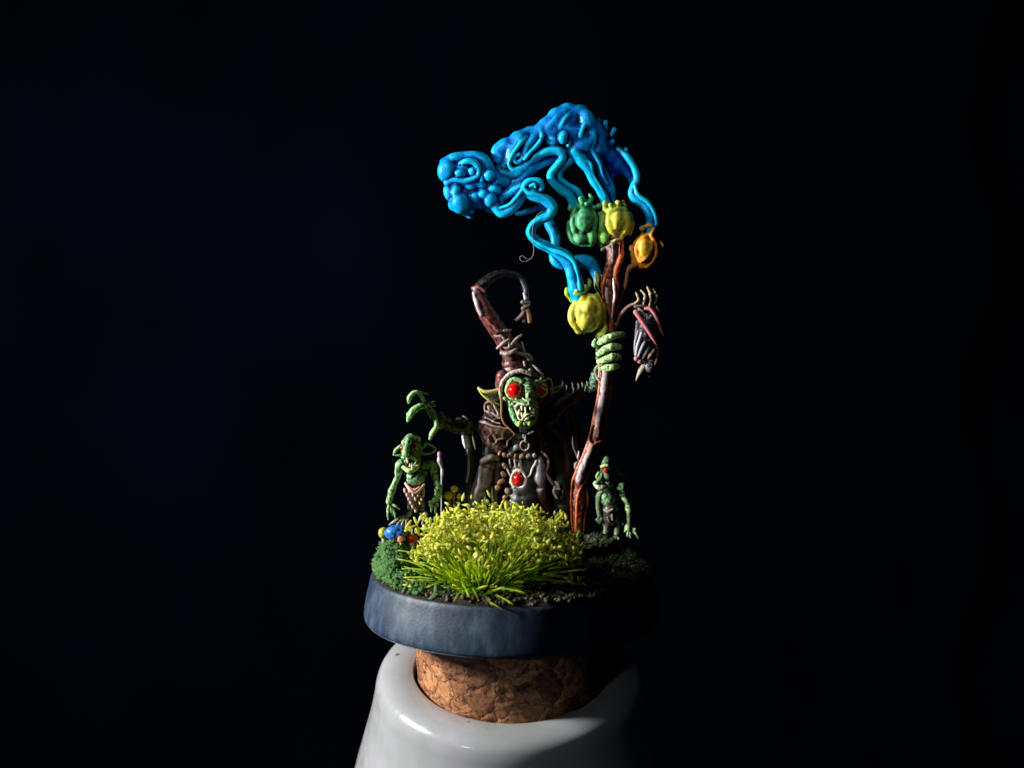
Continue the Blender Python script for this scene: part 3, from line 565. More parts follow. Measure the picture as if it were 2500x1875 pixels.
    p = pod('yellow', fB, [
        ('b', 805, 845, 0, (168, 165, 200), YL, .03), ('t', [(690, 740, -.2, 30), (645, 830, -.2, 34), (650, 930, -.25, 36), (720, 1030, -.2, 34)], YL, .012),
        ('b', 815, 790, -.3, (72, 60, 75), (.68, .62, .05), .02), ('b', 790, 920, -.28, (80, 70, 90), YL, .012), ('t', [(760, 700, -.25, 26), (730, 790, -.33, 26), (720, 900, -.36, 26), (760, 1000, -.3, 24)], YL, .012),
        ('t', [(860, 690, -.2, 34), (910, 780, -.28, 38), (915, 880, -.3, 34), (880, 980, -.25, 30)], YL, .012), ('t', [(900, 680, 0, 34), (955, 790, -.1, 34), (960, 900, -.1, 34), (930, 980, -.1, 30)], YL, .012),
        ('t', [(970, 940, -.12, 26), (980, 1000, -.14, 32), (950, 1040, -.14, 36), (900, 1065, -.1, 26)], YL, .01),
        ('b', 770, 1055, -.1, (12, 12, 10), YL, .01), ('b', 735, 680, 0, (85, 85, 60), (.25, .33, .08), .03),
        ('t', [(640, 640, -.05, 20), (690, 650, -.2, 22), (760, 640, -.2, 20), (800, 600, -.05, 20), (760, 585, .12, 18), (680, 590, .12, 18), (640, 610, .05, 18)], LG, .012),
        ('t', [(598, 605, -.08, 22), (600, 650, -.1, 26), (625, 690, -.1, 18), (640, 730, -.1, 12)], YG, .012), ('b', 700, 625, -.24, (26, 24, 20), (.3, .5, .12), .01), ('b', 785, 585, -.15, (26, 24, 28), (.25, .45, .12), .01),
        ('t', [(810, 500, .05, 12), (825, 535, .02, 24), (815, 590, 0, 24)], (.16, .36, .08), .012)], -.15, M['pod'])
    p['label'] = 'lowest pod, plain yellow, just above the hand'
    pod('green', fA, [
        ('b', 1370, 1090, 0, (112, 105, 130), GN, .03), ('t', [(1290, 1000, -.15, 26), (1265, 1080, -.18, 26), (1280, 1180, -.18, 26), (1330, 1240, -.15, 22)], GN, .012),
        ('b', 1360, 1085, -.22, (66, 50, 100), (.05, .30, .13), .02), ('t', [(1420, 990, -.15, 24), (1450, 1080, -.2, 26), (1440, 1170, -.2, 26), (1400, 1240, -.15, 22)], GN, .012),
        ('t', [(1245, 1110, 0, 28), (1240, 1190, 0, 28), (1275, 1260, -.02, 28), (1340, 1285, -.05, 26), (1420, 1290, -.08, 28)], GN, .012), ('b', 1330, 1240, -.1, (60, 50, 50), (.06, .28, .12), .02), ('b', 1430, 1230, -.1, (50, 50, 60), (.05, .3, .06), .02),
        ('t', [(1300, 960, -.1, 26), (1350, 975, -.2, 26), (1410, 965, -.15, 26), (1400, 930, .1, 22), (1330, 920, .1, 22)], GN, .012),
        ('b', 1250, 985, 0, (30, 28, 28), GN, .012), ('b', 1240, 960, 0, (18, 18, 14), GN, .01), ('b', 1290, 1000, -.05, (30, 24, 24), (.01, .09, .03), .02), ('t', [(1345, 935, -.18, 22), (1335, 900, -.18, 24)], GN, .01), ('t', [(1410, 930, -.1, 18), (1425, 895, -.1, 20), (1412, 868, -.1, 15)], GN, .01),
        ('b', 1385, 945, -.22, (20, 18, 18), GN, .01), ('b', 1450, 975, -.1, (24, 22, 20), GN, .01)], -.05, M['greenpod'], col=GN)['label'] = 'dark green pod on the left of the pair under the smoke'
    pod('yellowgreen', fA, [
        ('b', 1650, 1095, 0, (130, 115, 140), YL, .03), ('t', [(1590, 1010, -.2, 34), (1575, 1090, -.26, 40), (1600, 1170, -.26, 36), (1650, 1220, -.2, 24)], YL, .012),
        ('t', [(1690, 1010, -.2, 30), (1730, 1090, -.24, 38), (1720, 1160, -.24, 36), (1680, 1220, -.18, 26)], YL, .012), ('b', 1640, 1090, -.26, (50, 40, 80), (.72, .68, .05), .02),
        ('t', [(1750, 1040, 0, 26), (1775, 1110, -.02, 26), (1750, 1190, 0, 26)], YL, .012),
        ('t', [(1540, 1020, -.12, 30), (1525, 1110, -.16, 34), (1530, 1200, -.16, 34), (1560, 1260, -.12, 28)], LG, .012), ('t', [(1490, 1030, -.02, 28), (1475, 1120, -.05, 32), (1480, 1220, -.08, 34), (1510, 1300, -.05, 22)], (.04, .32, .05), .015),
        ('b', 1540, 1240, -.12, (50, 50, 50), (.10, .36, .03), .02), ('t', [(1540, 1000, -.1, 26), (1590, 1000, -.22, 24), (1660, 990, -.22, 24), (1720, 1000, -.08, 22), (1660, 960, .12, 24), (1570, 960, .1, 24)], YG, .012),
        ('b', 1490, 965, 0, (26, 25, 26), (.05, .3, .1), .012), ('t', [(1545, 980, -.15, 20), (1540, 940, -.16, 24)], YG, .01), ('t', [(1600, 985, -.24, 18), (1590, 955, -.24, 20)], YG, .01),
        ('t', [(1650, 975, -.22, 20), (1655, 935, -.2, 24)], YL, .01), ('b', 1705, 960, -.08, (24, 22, 26), (.12, .14, .04), .01), ('b', 1700, 920, .05, (14, 14, 12), (.2, .17, .12), .01),
        ('t', [(1560, 1275, -.12, 12), (1620, 1262, -.2, 14), (1690, 1240, -.15, 12)], (.6, .6, .2), .01)], -.05, M['pod'])['label'] = 'yellow-green pod at the very top of the shaft'
    ORG_ = (.75, .28, .012)
    pod('orange', fA, [
        ('t', [(1935, 1150, 0, 52), (1925, 1220, 0, 68), (1893, 1320, 0, 118), (1868, 1410, 0, 104), (1850, 1470, 0, 44)], ORG_, .03), ('b', 1880, 1325, -.26, (44, 26, 74), (.80, .44, .02), .03),
        ('t', [(1915, 1210, -.17, 17), (1850, 1250, -.20, 17), (1812, 1330, -.18, 17), (1825, 1410, -.15, 17), (1870, 1430, -.22, 16), (1925, 1370, -.25, 17), (1945, 1280, -.23, 17)], ORG_, .02),
        ('t', [(1960, 1160, -.15, 16), (1940, 1220, -.22, 16), (1975, 1290, -.2, 20), (1975, 1390, -.15, 20), (1920, 1470, -.12, 18), (1860, 1490, -.1, 16)], (.8, .25, .01), .012),
        ('b', 1865, 1155, -.1, (26, 26, 26), (.22, .20, .10), .012), ('b', 1980, 1140, -.05, (24, 24, 26), ORG_, .012), ('t', [(1885, 1140, -.1, 16), (1930, 1130, -.15, 18), (1980, 1145, -.08, 14)], ORG_, .01), ('t', [(2000, 1210, .05, 10), (2015, 1175, .05, 18), (2030, 1150, .05, 10)], (.25, .09, .02), .01),
        ('t', [(2005, 1270, 0, 18), (2030, 1310, 0, 24), (2020, 1360, 0, 18)], ORG_, .012), ('b', 1790, 1450, -.02, (20, 20, 20), (.3, .13, .03), .02), ('t', [(1760, 1310, 0, 14), (1775, 1340, -.02, 26), (1790, 1390, -.05, 20)], ORG_, .02)], 0, M['orange'], col=ORG_)['label'] = 'orange pod hanging at the right of the shaft'
    pod('grey', fB, [('b', 915, 540, 0, (46, 45, 92), (.22, .24, .06), .03), ('t', [(890, 440, -.05, 18), (915, 500, -.12, 20), (900, 580, -.12, 22), (930, 640, -.05, 18)], (.3, .32, .14), .012), ('t', [(950, 470, -.02, 14), (945, 540, -.08, 14), (955, 620, -.05, 12)], (.35, .33, .1), .012)], .18, M['pod'])['label'] = 'small grey-yellow pod half hidden behind the shaft'
staff()

# =================================================================== BIRD
def bird():
    B = Frame(1480, 660, .1809); 
    class BF(Frame):
        def __call__(s, x, y, Y=0.0): return P(s.ox+x*s.sc, s.oy+y*s.sc, Y-.75)
    B = BF(1480, 660, .1809); t = thing('bird', 'small dead bird with pink wings tied head down by its claws beside the staff', 'bird', B(520, 480, -.1))
    BK = (.018, .018, .022); PK = (.62, .16, .19); WH = (.5, .5, .56); BN = (.16, .10, .07)
    s = Sculpt(.012, BK, .03)
    s.ball(B(560, 880, 0), [B.r(150), B.r(110), B.r(330)], rot=-.25)
    s.ball(B(600, 1200, 0), [B.r(95), B.r(80), B.r(150)], col=BN, rot=.1)
    s.tube(B.pts([(690, 1040, -.08, 26), (695, 1130, -.1, 28), (680, 1220, -.1, 26), (640, 1290, -.1, 24)]), col=BN, k=.012)
    s.tube(B.pts([(640, 1080, -.14, 26), (600, 1140, -.16, 26), (570, 1190, -.15, 18)]), col=(.2, .17, .12), k=.012)
    s.build('body', M['bird'], t, blur=.03, noise=.012, nscale=.05)
    s = Sculpt(.010, BK, .02); s.ball(B(590, 1300, -.02), [B.r(85), B.r(70), B.r(85)], col=(.14, .13, .13)); s.ball(B(585, 1285, -.14), B.r(16), col=(.01, .01, .01), k=.004)
    s.tube([(B(585+34*math.cos(a), 1285+34*math.sin(a), -.13), B.r(11)) for a in np.linspace(0, 2*math.pi, 9)[:-1]], closed=True, col=WH, k=.006)
    s.ball(B(590, 1430, 0), B.r(22), col=BK, k=.01)
    h = s.build('head', M['bird'], t, blur=.03)
    s = Sculpt(.010, (.42, .36, .26), .015); s.tube(B.pts([(505, 1310, -.03, 42), (470, 1360, -.03, 40), (430, 1430, -.02, 22), (402, 1490, 0, 6)])); s.build('beak', M['bone'], h, blur=.03)
    s = Sculpt(.011, PK, .012); s.tube(B.pts([(400, 565, -.12, 34), (450, 640, -.16, 28), (520, 740, -.18, 27), (590, 850, -.18, 27), (645, 940, -.16, 24), (690, 1020, -.12, 14)]), col=PK, k=.01)
    s.tube(B.pts([(440, 700, .0, 40), (440, 900, 0, 60), (440, 1100, 0, 50)]), col=BK, flat=1.5)
    for L, c in [([(432, 820, -.08, 16), (400, 950, -.12, 22), (392, 1060, -.12, 20), (400, 1150, -.1, 18)], (.2, .22, .26)), ([(485, 820, -.1, 18), (455, 920, -.16, 22), (420, 1030, -.17, 20), (405, 1140, -.14, 18)], WH),
                 ([(545, 920, -.12, 24), (500, 1010, -.17, 28), (455, 1110, -.17, 22), (430, 1180, -.14, 18)], (.34, .33, .38)), ([(592, 1000, -.12, 20), (545, 1090, -.16, 22), (500, 1170, -.14, 18), (480, 1220, -.1, 14)], WH)]:
        s.tube(B.pts(L), col=c, k=.008)
    s.ball(B(410, 1190, -.12), B.r(36), col=PK, k=.012); s.ball(B(455, 1225, -.12), B.r(36), col=PK, k=.012)
    w = s.build('wing', M['bird'], t, blur=.03); w['label'] = 'wing with striped pale feathers on the left'
    s = Sculpt(.011, PK, .012); s.tube(B.pts([(530, 520, -.05, 22), (590, 520, -.08, 24), (650, 590, -.1, 26), (700, 700, -.1, 26), (735, 790, -.08, 22), (775, 880, -.05, 10)]), col=PK, k=.01)
    s.tube(B.pts([(600, 600, -.04, 28), (650, 700, -.06, 34), (720, 810, -.05, 26)]), col=(.36, .30, .38), k=.012); s.tube(B.pts([(540, 590, -.1, 12), (570, 650, -.12, 22), (600, 610, -.1, 16)]), col=WH, k=.01)
    s.tube(B.pts([(680, 490, 0, 14), (710, 550, 0, 12)]), col=(.25, .13, .15))
    s.build('wing', M['bird'], t, blur=.03)
    s = Sculpt(.010, (.10, .08, .06), .014); s.tube(B.pts([(470, 700, 0, 40), (460, 560, -.02, 40), (450, 500, 0, 30)])); s.tube(B.pts([(440, 520, -.08, 14), (490, 560, -.1, 20), (520, 620, -.1, 12)]), col=(.3, .27, .25), k=.01)
    s.tube(B.pts([(400, 490, 0, 26), (480, 480, -.02, 24), (580, 490, 0, 22), (640, 470, 0, 18)])); s.build('leg', M['bird'], t, blur=.03)
    for L in [[(395, 440, -.06, 16), (435, 400, -.1, 16), (420, 340, -.08, 14), (400, 300, -.03, 9)], [(505, 455, -.07, 15), (520, 380, -.12, 18), (520, 330, -.1, 15), (470, 270, -.04, 13)],
              [(585, 480, -.07, 14), (600, 400, -.1, 16), (598, 325, -.13, 22), (555, 225, -.05, 12)], [(660, 460, 0, 13), (685, 350, -.06, 17), (660, 300, -.08, 15), (630, 250, -.03, 9)]]:
        s = Sculpt(.009, (.34, .25, .12), .006); s.tube(B.pts(L)); 
        for x, y, Y, r in L[1:3]: s.ball(B(x, y, Y-.02), B.r(r*1.15), col=(.5, .4, .22))
        s.build('claw', M['bone'], t, blur=.025)
bird()

# =================================================================== TALL GOBLIN
GS = (.05, .155, .06); GL = (.22, .38, .04); GM = (.18, .32, .16); BO = (.55, .50, .40)
def ring(fr, cx, cy, Y, rx, ry, r, n=14, yb=0.0):
    return [(fr(cx+rx*math.cos(a), cy+ry*math.sin(a), Y+yb*math.cos(a)), fr.r(r)) for a in np.linspace(0, 2*math.pi, n+1)[:-1]]
def shaman():
    g0 = on_ground(.1, .35)
    t = thing('goblin', 'tall hooded goblin in a dark robe with big red eyes, gripping the staff', 'goblin figure', g0)
    # ---- head
    J = fJ; Y0 = -.25
    s = Sculpt(.0105, GS, .03)
    s.ball(J(860, 590, Y0+.35), [J.r(370), .42, J.r(300)]); s.ball(J(1120, 600, Y0+.40), [J.r(200), .3, J.r(200)]); s.ball(J(840, 900, Y0+.22), [J.r(270), .32, J.r(300)])
    s.ball(J(850, 1150, Y0+.12), [J.r(230), .26, J.r(200)])
    s.tube(J.pts([(865, 380, .16, 80), (890, 470, .04, 86), (925, 600, -.12, 80), (945, 690, -.26, 92), (945, 740, -.30, 88)], Y0), col=GS, k=.04)
    s.ball(J(915, 700, Y0-.36), J.r(48), col=(.24, .34, .05), k=.03); s.ball(J(1000, 740, Y0-.2), J.r(30), col=GM, k=.02)
    for ex, er, ey in ((645, 172, 0), (1160, 112, .14)): s.tube(ring(J, ex, 605, Y0+.02+ey, er+8, er+12, 30, 16), closed=True, col=(.26, .40, .14), k=.02)
    s.tube(J.pts([(470, 560, .12, 40), (520, 440, .05, 46), (640, 380, .0, 46), (770, 420, -.02, 46)], Y0), col=(.10, .28, .10), k=.03)
    s.tube(J.pts([(1010, 480, .05, 44), (1090, 430, .10, 40), (1200, 450, .2, 34), (1280, 540, .28, 30)], Y0), col=(.14, .26, .06), k=.03)
    s.tube(J.pts([(430, 760, .12, 36), (540, 820, .08, 44), (680, 840, 0, 40)], Y0), col=(.2, .32, .06), k=.03)
    # cheek, jaw, chin
    s.tube(J.pts([(540, 860, .08, 50), (570, 1010, .04, 54), (630, 1160, -.02, 60), (720, 1270, -.08, 70), (860, 1300, -.12, 75), (960, 1270, -.08, 66), (1040, 1130, .06, 56), (1070, 980, .14, 50)], Y0), col=(.08, .30, .10), k=.03)
    for x, y, r in ((735, 1290, 64), (830, 1290, 50), (930, 1270, 62), (890, 1230, 46)): s.ball(J(x, y, Y0-.2), J.r(r), col=GL, k=.015)
    s.ball(J(860, 1040, Y0-.16), [J.r(185), .22, J.r(115)], cut=True, k=.02)
    s.tube(J.pts([(650, 960, -.05, 24), (690, 890, -.15, 24), (720, 870, -.2, 22), (800, 890, -.24, 24), (890, 905, -.24, 24), (925, 870, -.24, 20), (900, 820, -.25, 16), (830, 800, -.22, 15), (790, 760, -.18, 14)], Y0), col=(.28, .38, .24), k=.012)
    s.tube(J.pts([(925, 890, -.22, 20), (1010, 900, -.2, 22), (1090, 950, -.08, 22)], Y0), col=GS, k=.012)
    s.tube(J.pts([(640, 970, -.02, 16), (675, 1060, -.08, 17), (710, 1160, -.14, 18), (760, 1220, -.18, 16)], Y0), col=(.36, .42, .28), k=.01)
    s.tube(J.pts([(790, 1200, -.22, 20), (820, 1140, -.24, 20), (880, 1105, -.26, 22), (960, 1085, -.24, 22), (1040, 1110, -.18, 20)], Y0), col=(.42, .44, .28), k=.01)
    s.tube(J.pts([(840, 1215, -.25, 16), (880, 1175, -.27, 18), (920, 1180, -.27, 15)], Y0), col=(.4, .42, .25), k=.01)
    for x, y in ((720, 900), (640, 930), (590, 880)): s.ball(J(x, y, Y0-.08), J.r(28), col=(.3, .38, .28), k=.012)
    for ex, er, ey in ((645, 160, 0), (1160, 106, .14)): s.ball(J(ex, 605, Y0-.02+ey), J.r(er), cut=True, k=.01)
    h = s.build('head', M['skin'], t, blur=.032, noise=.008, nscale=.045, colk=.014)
    for ex, er, ey in ((645, 158, 0), (1160, 102, .14)):
        e = Sculpt(.014, (1, 0, 0), 0); e.ball(J(ex, 605, Y0-.005+ey), J.r(er)); e.build('eye', M['red'], h)
    for L in [[(775, 940, -.2, 26), (780, 1010, -.24, 14)], [(850, 960, -.22, 20), (862, 1060, -.26, 22)], [(955, 950, -.2, 22), (950, 1000, -.22, 14)], [(1030, 1000, -.14, 26), (1035, 1050, -.15, 16)], [(965, 1040, -.2, 16), (960, 1010, -.2, 10)],
              [(725, 1000, -.14, 14), (722, 1080, -.18, 24)], [(770, 1060, -.18, 16), (790, 1130, -.22, 24)], [(690, 1030, -.1, 10), (700, 1120, -.15, 18)], [(830, 1060, -.2, 10), (835, 1110, -.22, 18)], [(880, 1060, -.2, 18), (880, 1100, -.22, 20)]]:
        q = Sculpt(.008, (.72, .66, .42), 0); q.tube(J.pts(L, Y0)); q.build('tooth', M['bone'], h, blur=.02)
    C = fC
    e = Sculpt(.012, (.22, .24, .03), .012); e.tube(C.pts([(248, 1182, -.05, 12), (300, 1212, -.08, 16), (360, 1212, -.08, 16), (420, 1195, -.05, 14)]), col=(.36, .38, .04)); e.tube(C.pts([(250, 1188, -.05, 12), (285, 1240, -.05, 12), (340, 1285, -.05, 12), (420, 1330, 0, 14)]), col=(.36, .36, .05))
    e.tube(C.pts([(280, 1215, .03, 14), (330, 1245, .06, 26), (400, 1260, .1, 40)]), col=(.02, .03, .01), flat=2); e.build('ear', M['skin'], h, blur=.025)
    e = Sculpt(.012, (.025, .045, .012), .012); e.tube(C.pts([(880, 1190, .1, 14), (930, 1180, .15, 12), (990, 1150, .2, 8)])); e.tube(C.pts([(880, 1230, .1, 14), (930, 1210, .15, 12), (990, 1155, .2, 8)])); e.build('ear', M['skin'], h, blur=.025)
    # ---- hood and its long bent tip
    HB = (.13, .036, .032); BK = (.012, .010, .011); GY = (.30, .25, .26)
    s = Sculpt(.016, BK, .04, 1.5)
    s.ball(C(655, 1190, .28), [C.r(235), .52, C.r(200)], col=BK)
    s.tube(C.pts([(610, 1120, .15, 120), (560, 1020, .12, 105), (540, 930, .1, 84), (525, 860, .08, 78), (465, 740, .05, 80), (395, 640, .02, 78), (310, 500, 0, 78), (260, 380, 0, 68), (252, 320, 0, 60)]), col=HB, k=.03)
    s.tube(C.pts([(250, 320, 0, 58), (315, 250, .05, 56), (410, 192, .12, 48), (510, 175, .2, 38), (600, 210, .22, 32), (650, 270, .15, 28), (665, 330, .05, 28), (668, 400, 0, 24)]), col=(.007, .005, .005), k=.03)
    s.tube(C.pts([(460, 1080, -.02, 60), (440, 1160, .02, 45), (450, 1260, .05, 30)]), col=HB, k=.03)
    s.tube(C.pts([(205, 350, -.12, 14), (235, 440, -.17, 22), (270, 530, -.17, 18)]), col=GY, k=.03)
    s.tube(C.pts([(200, 300, -.05, 18), (250, 295, -.14, 16), (300, 330, -.16, 12)]), col=HB, k=.015); s.tube(C.pts([(300, 560, -.16, 14), (360, 620, -.18, 16), (420, 680, -.2, 14)]), col=HB, k=.015)
    s.tube(C.pts([(650, 350, -.08, 16), (660, 390, -.08, 18)]), col=(.25, .26, .32), k=.01)
    s.tube(C.pts([(640, 1120, .1, 100), (660, 1000, .12, 80), (640, 900, .14, 60), (560, 800, .12, 50)]), col=BK, k=.03)
    s.ball(J(880, 760, -.45), [J.r(440), .5, J.r(430)], cut=True, k=.03)
    hood = s.build('hood', M['cloth'], t, blur=.05, noise=.010, nscale=.09)
    s = Sculpt(.012, (.45, .40, .36), .012)
    s.tube(C.pts([(450, 1290, -.1, 12), (440, 1210, -.15, 16), (455, 1130, -.18, 16), (500, 1075, -.2, 18), (560, 1040, -.22, 20), (630, 1030, -.24, 20), (690, 1050, -.24, 16), (705, 1065, -.24, 10)]))
    s.tube(C.pts([(820, 1120, -.1, 8), (870, 1100, -.06, 10), (895, 1150, -.02, 10), (890, 1240, .02, 9)]), col=(.2, .2, .16))
    s.build('hood_rim', M['bone'], hood, blur=.03, noise=.008, nscale=.04)
    LC = (.30, .23, .21)
    for L in [[(395, 690, -.12, 10), (440, 680, -.16, 15), (490, 675, -.16, 15), (530, 670, -.1, 10)], [(395, 720, -.12, 14), (450, 725, -.17, 12), (480, 760, -.17, 10)], [(412, 830, -.12, 12), (460, 790, -.18, 18), (510, 755, -.17, 14)],
              [(455, 810, -.16, 10), (500, 830, -.17, 12), (545, 790, -.18, 14)], [(510, 770, -.17, 10), (520, 810, -.2, 11)], [(540, 790, -.16, 14), (580, 750, -.16, 13), (625, 715, -.1, 12)], [(625, 775, -.08, 8), (640, 810, -.1, 9), (650, 860, -.08, 8)],
              [(450, 870, -.12, 18), (500, 880, -.2, 20), (560, 855, -.2, 18), (580, 830, -.12, 10)], [(590, 870, -.14, 14), (640, 885, -.14, 16), (690, 895, -.1, 17), (715, 930, -.06, 12)], [(660, 900, -.12, 10), (690, 930, -.1, 12)],
              [(728, 980, -.1, 8), (770, 1020, -.12, 12), (808, 1065, -.12, 12), (795, 1100, -.15, 11)], [(650, 955, -.12, 12), (655, 980, -.12, 12)], [(700, 1020, -.15, 12), (700, 1060, -.18, 14)]]:
        q = Sculpt(.010, LC, .008); q.tube(C.pts(L)); q.build('cord', M['bone'], hood, blur=.025, noise=.006, nscale=.04)
    s = Sculpt(.011, (.075, .048, .04), .012)
    s.tube(C.pts([(635, 425, -.04, 20), (690, 430, -.04, 16)])); s.tube(C.pts([(640, 480, -.05, 20), (690, 450, -.05, 16)])); s.tube(C.pts([(665, 440, 0, 30), (665, 500, 0, 30)]), col=(.04, .025, .02))
    s.tube(C.pts([(660, 490, -.03, 24), (630, 540, -.04, 22), (590, 575, -.03, 18), (572, 580, -.03, 12)])); s.tube(C.pts([(675, 500, -.04, 24), (690, 550, -.04, 22), (695, 595, -.03, 18)]), col=(.2, .1, .07)); s.tube(C.pts([(655, 530, 0, 24), (650, 590, 0, 22)]), col=(.03, .02, .02))
    s.build('tassel', M['leather'], hood, blur=.03)
    # ---- robe
    Dm = fD; s = Sculpt(.022, (.010, .0095, .011), .06, 1.6); T = lambda L, Y0=0, **k: s.tube(Dm.pts(L, Y0), **k)
    LG_ = (.13, .12, .13); BG = (.10, .12, .16); RB = (.14, .045, .032); BRG = (.12, .098, .085)
    T([(780, 560, .35, 170), (790, 750, .35, 200), (790, 950, .3, 210), (780, 1200, .25, 250), (780, 1450, .25, 290), (780, 1880, .25, 330)])
    T([(960, 640, .4, 130), (1080, 800, .45, 160), (1130, 1050, .45, 180), (1150, 1300, .4, 200), (1160, 1750, .4, 200)])
    T([(430, 520, .35, 110), (420, 700, .35, 140), (430, 900, .25, 120)])
    # left sleeve
    T([(400, 960, -.02, 70), (360, 1040, -.05, 90), (330, 1160, -.05, 96), (290, 1280, -.02, 90), (270, 1420, 0, 90), (300, 1700, 0, 100)], col=BRG, k=.03)
    T([(330, 940, -.1, 40), (400, 905, -.14, 36), (470, 910, -.1, 34)], col=BRG, k=.03); T([(300, 1000, -.2, 16), (290, 1150, -.24, 18), (250, 1300, -.2, 16)], col=(.17, .15, .14), k=.03)
    T([(470, 950, -.0, 46), (460, 1150, 0, 40), (440, 1400, 0, 36), (440, 1600, 0, 40)], col=(.05, .045, .04), k=.02); T([(420, 1180, -.12, 10), (425, 1300, -.12, 10), (450, 1420, -.1, 10)], col=(.2, .17, .13), k=.012)
    T([(340, 1230, -.2, 14), (350, 1330, -.2, 14), (330, 1450, -.18, 14)], col=(.16, .14, .13), k=.02)
    # front folds and right skirt
    T([(870, 960, -.05, 36), (900, 930, -.12, 46), (905, 1020, -.16, 58), (905, 1120, -.18, 64), (900, 1230, -.16, 58)], col=(.17, .16, .18), k=.03)
    T([(900, 1220, -.16, 62), (900, 1320, -.18, 64), (900, 1420, -.16, 60), (930, 1600, -.1, 70)], col=RB, k=.02); T([(850, 1100, -.2, 12), (845, 1250, -.22, 12), (850, 1400, -.2, 12)], col=(.22, .07, .05), k=.02)
    T([(880, 1230, -.3, 10), (930, 1225, -.3, 10)], col=(.5, .45, .45), k=.012)
    for L in [[(680, 1270, -.08, 26), (690, 1360, -.12, 26), (670, 1480, -.1, 26)], [(740, 1260, -.12, 30), (760, 1370, -.16, 28), (790, 1500, -.14, 26), (800, 1620, -.1, 30)], [(800, 1270, -.12, 24), (810, 1400, -.15, 22), (825, 1500, -.12, 22)]]: T(L, col=(.15, .17, .21), k=.012)
    T([(640, 700, -.0, 50), (690, 690, -.05, 40)], col=(.17, .18, .21), k=.02); T([(620, 830, -.05, 46), (670, 790, -.08, 46), (720, 810, -.06, 36)], col=(.16, .165, .19), k=.012); T([(640, 740, -.08, 26), (700, 740, -.1, 22)], col=(.09, .095, .11), k=.012)
    T([(840, 700, .05, 40), (900, 850, .05, 50), (870, 950, .02, 40)], col=BK)
    # sleeve up to the staff hand and the cape falling from it
    T([(930, 560, .35, 110), (1060, 420, .3, 100), (1200, 300, .25, 80), (1330, 220, .15, 64), (1400, 190, .1, 50)])
    T([(1150, 330, .35, 60), (1230, 600, .4, 70), (1250, 900, .4, 70), (1250, 1300, .4, 90), (1200, 1700, .4, 100)], flat=1.6)
    s.build('robe', M['cloth'], t, blur=.06, noise=.016, nscale=.12)
    # frayed cuffs, seams
    s = Sculpt(.011, (.10, .10, .10), .01)
    for x, y in ((1130, 150), (1170, 190), (1230, 170), (1240, 210), (1290, 180), (1330, 170), (1360, 190), (1380, 160)): s.tube(Dm.pts([(x, y-30, -.02, 7), (x+8, y, -.05, 9), (x, y+36, -.02, 6)]))
    s.build('cuff', M['cloth'], t, blur=.03)
    for L, c, r in [([(1238, 690, 0, 7), (1240, 780, 0, 7), (1270, 860, 0, 8), (1300, 940, -.02, 9)], (.20, .18, .19), 1), ([(1300, 840, -.02, 8), (1292, 900, -.03, 12)], (.6, .5, .5), 1), ([(1262, 1010, -.03, 14), (1265, 970, -.04, 15), (1280, 950, -.03, 10)], (.6, .52, .46), 1),
                    ([(925, 840, -.1, 10), (965, 880, -.14, 14), (990, 930, -.16, 14), (985, 1000, -.17, 15), (965, 1050, -.17, 14), (990, 1100, -.18, 16), (1035, 1170, -.18, 14)], (.26, .20, .21), 1)]:
        q = Sculpt(.010, c, .01); q.tube(Dm.pts(L)); q.build('cord', M['bone'], t, blur=.025)
    for L in [[(1065, 1150, -.18, 14), (1085, 1180, -.2, 16), (1095, 1215, -.18, 14)], [(1055, 1200, -.2, 14), (1045, 1250, -.2, 14), (1075, 1310, -.18, 12)], [(1050, 1215, -.2, 10), (1100, 1220, -.2, 10)], [(1132, 1235, -.1, 10), (1135, 1255, -.1, 10)]]:
        q = Sculpt(.010, (.6, .5, .44), .01); q.tube(Dm.pts(L)); q.build('bone', M['bone'], t, blur=.025)
    # ---- brown mantle
    LB_ = (.12, .062, .050); s = Sculpt(.014, LB_, .03, 2.0); T = lambda L, Y0=-.12, **k: s.tube(Dm.pts(L, Y0), **k)
    s.ball(Dm(455, 650, .12), [Dm.r(150), .28, Dm.r(105)], rot=-.35); s.ball(Dm(425, 440, .08), [Dm.r(82), .22, Dm.r(95)], col=(.10, .06, .045)); s.ball(Dm(350, 600, .1), [Dm.r(80), .25, Dm.r(90)])
    T([(390, 370, .1, 50), (430, 430, .05, 66), (450, 490, .05, 56)], col=(.10, .06, .045)); T([(320, 560, .08, 50), (420, 610, .0, 66), (530, 650, -.02, 60), (600, 660, -.02, 36)]); T([(320, 600, .1, 60), (420, 720, .05, 84), (500, 780, .02, 56)])
    T([(450, 790, .05, 40), (490, 840, .02, 26)])
    T([(345, 410, -.02, 12), (350, 360, 0, 12), (400, 335, -.02, 12), (440, 360, -.05, 10)], col=(.16, .09, .06), k=.012); T([(350, 430, -.06, 10), (420, 450, -.1, 12), (500, 500, -.1, 12)], col=(.3, .22, .19), k=.012); T([(440, 370, -.1, 9), (480, 450, -.12, 11), (505, 500, -.1, 10)], col=(.32, .26, .25), k=.01)
    T([(350, 490, -.04, 8), (400, 515, -.06, 9), (440, 540, -.08, 9), (500, 555, -.08, 6)], col=(.42, .36, .36), k=.008)
    T([(305, 540, -.0, 15), (350, 545, -.08, 15), (430, 580, -.12, 13), (520, 600, -.1, 14), (590, 610, -.08, 10)], col=(.42, .26, .22), k=.014)
    T([(600, 640, -.06, 12), (645, 660, -.08, 14), (620, 690, -.08, 12), (580, 730, -.08, 10), (570, 780, -.06, 10), (520, 810, -.05, 12), (490, 870, -.05, 12)], col=(.30, .17, .14), k=.012)
    s.ball(Dm(425, 715, -.28), [Dm.r(30), .12, Dm.r(46)], cut=True, rot=.5, k=.012)
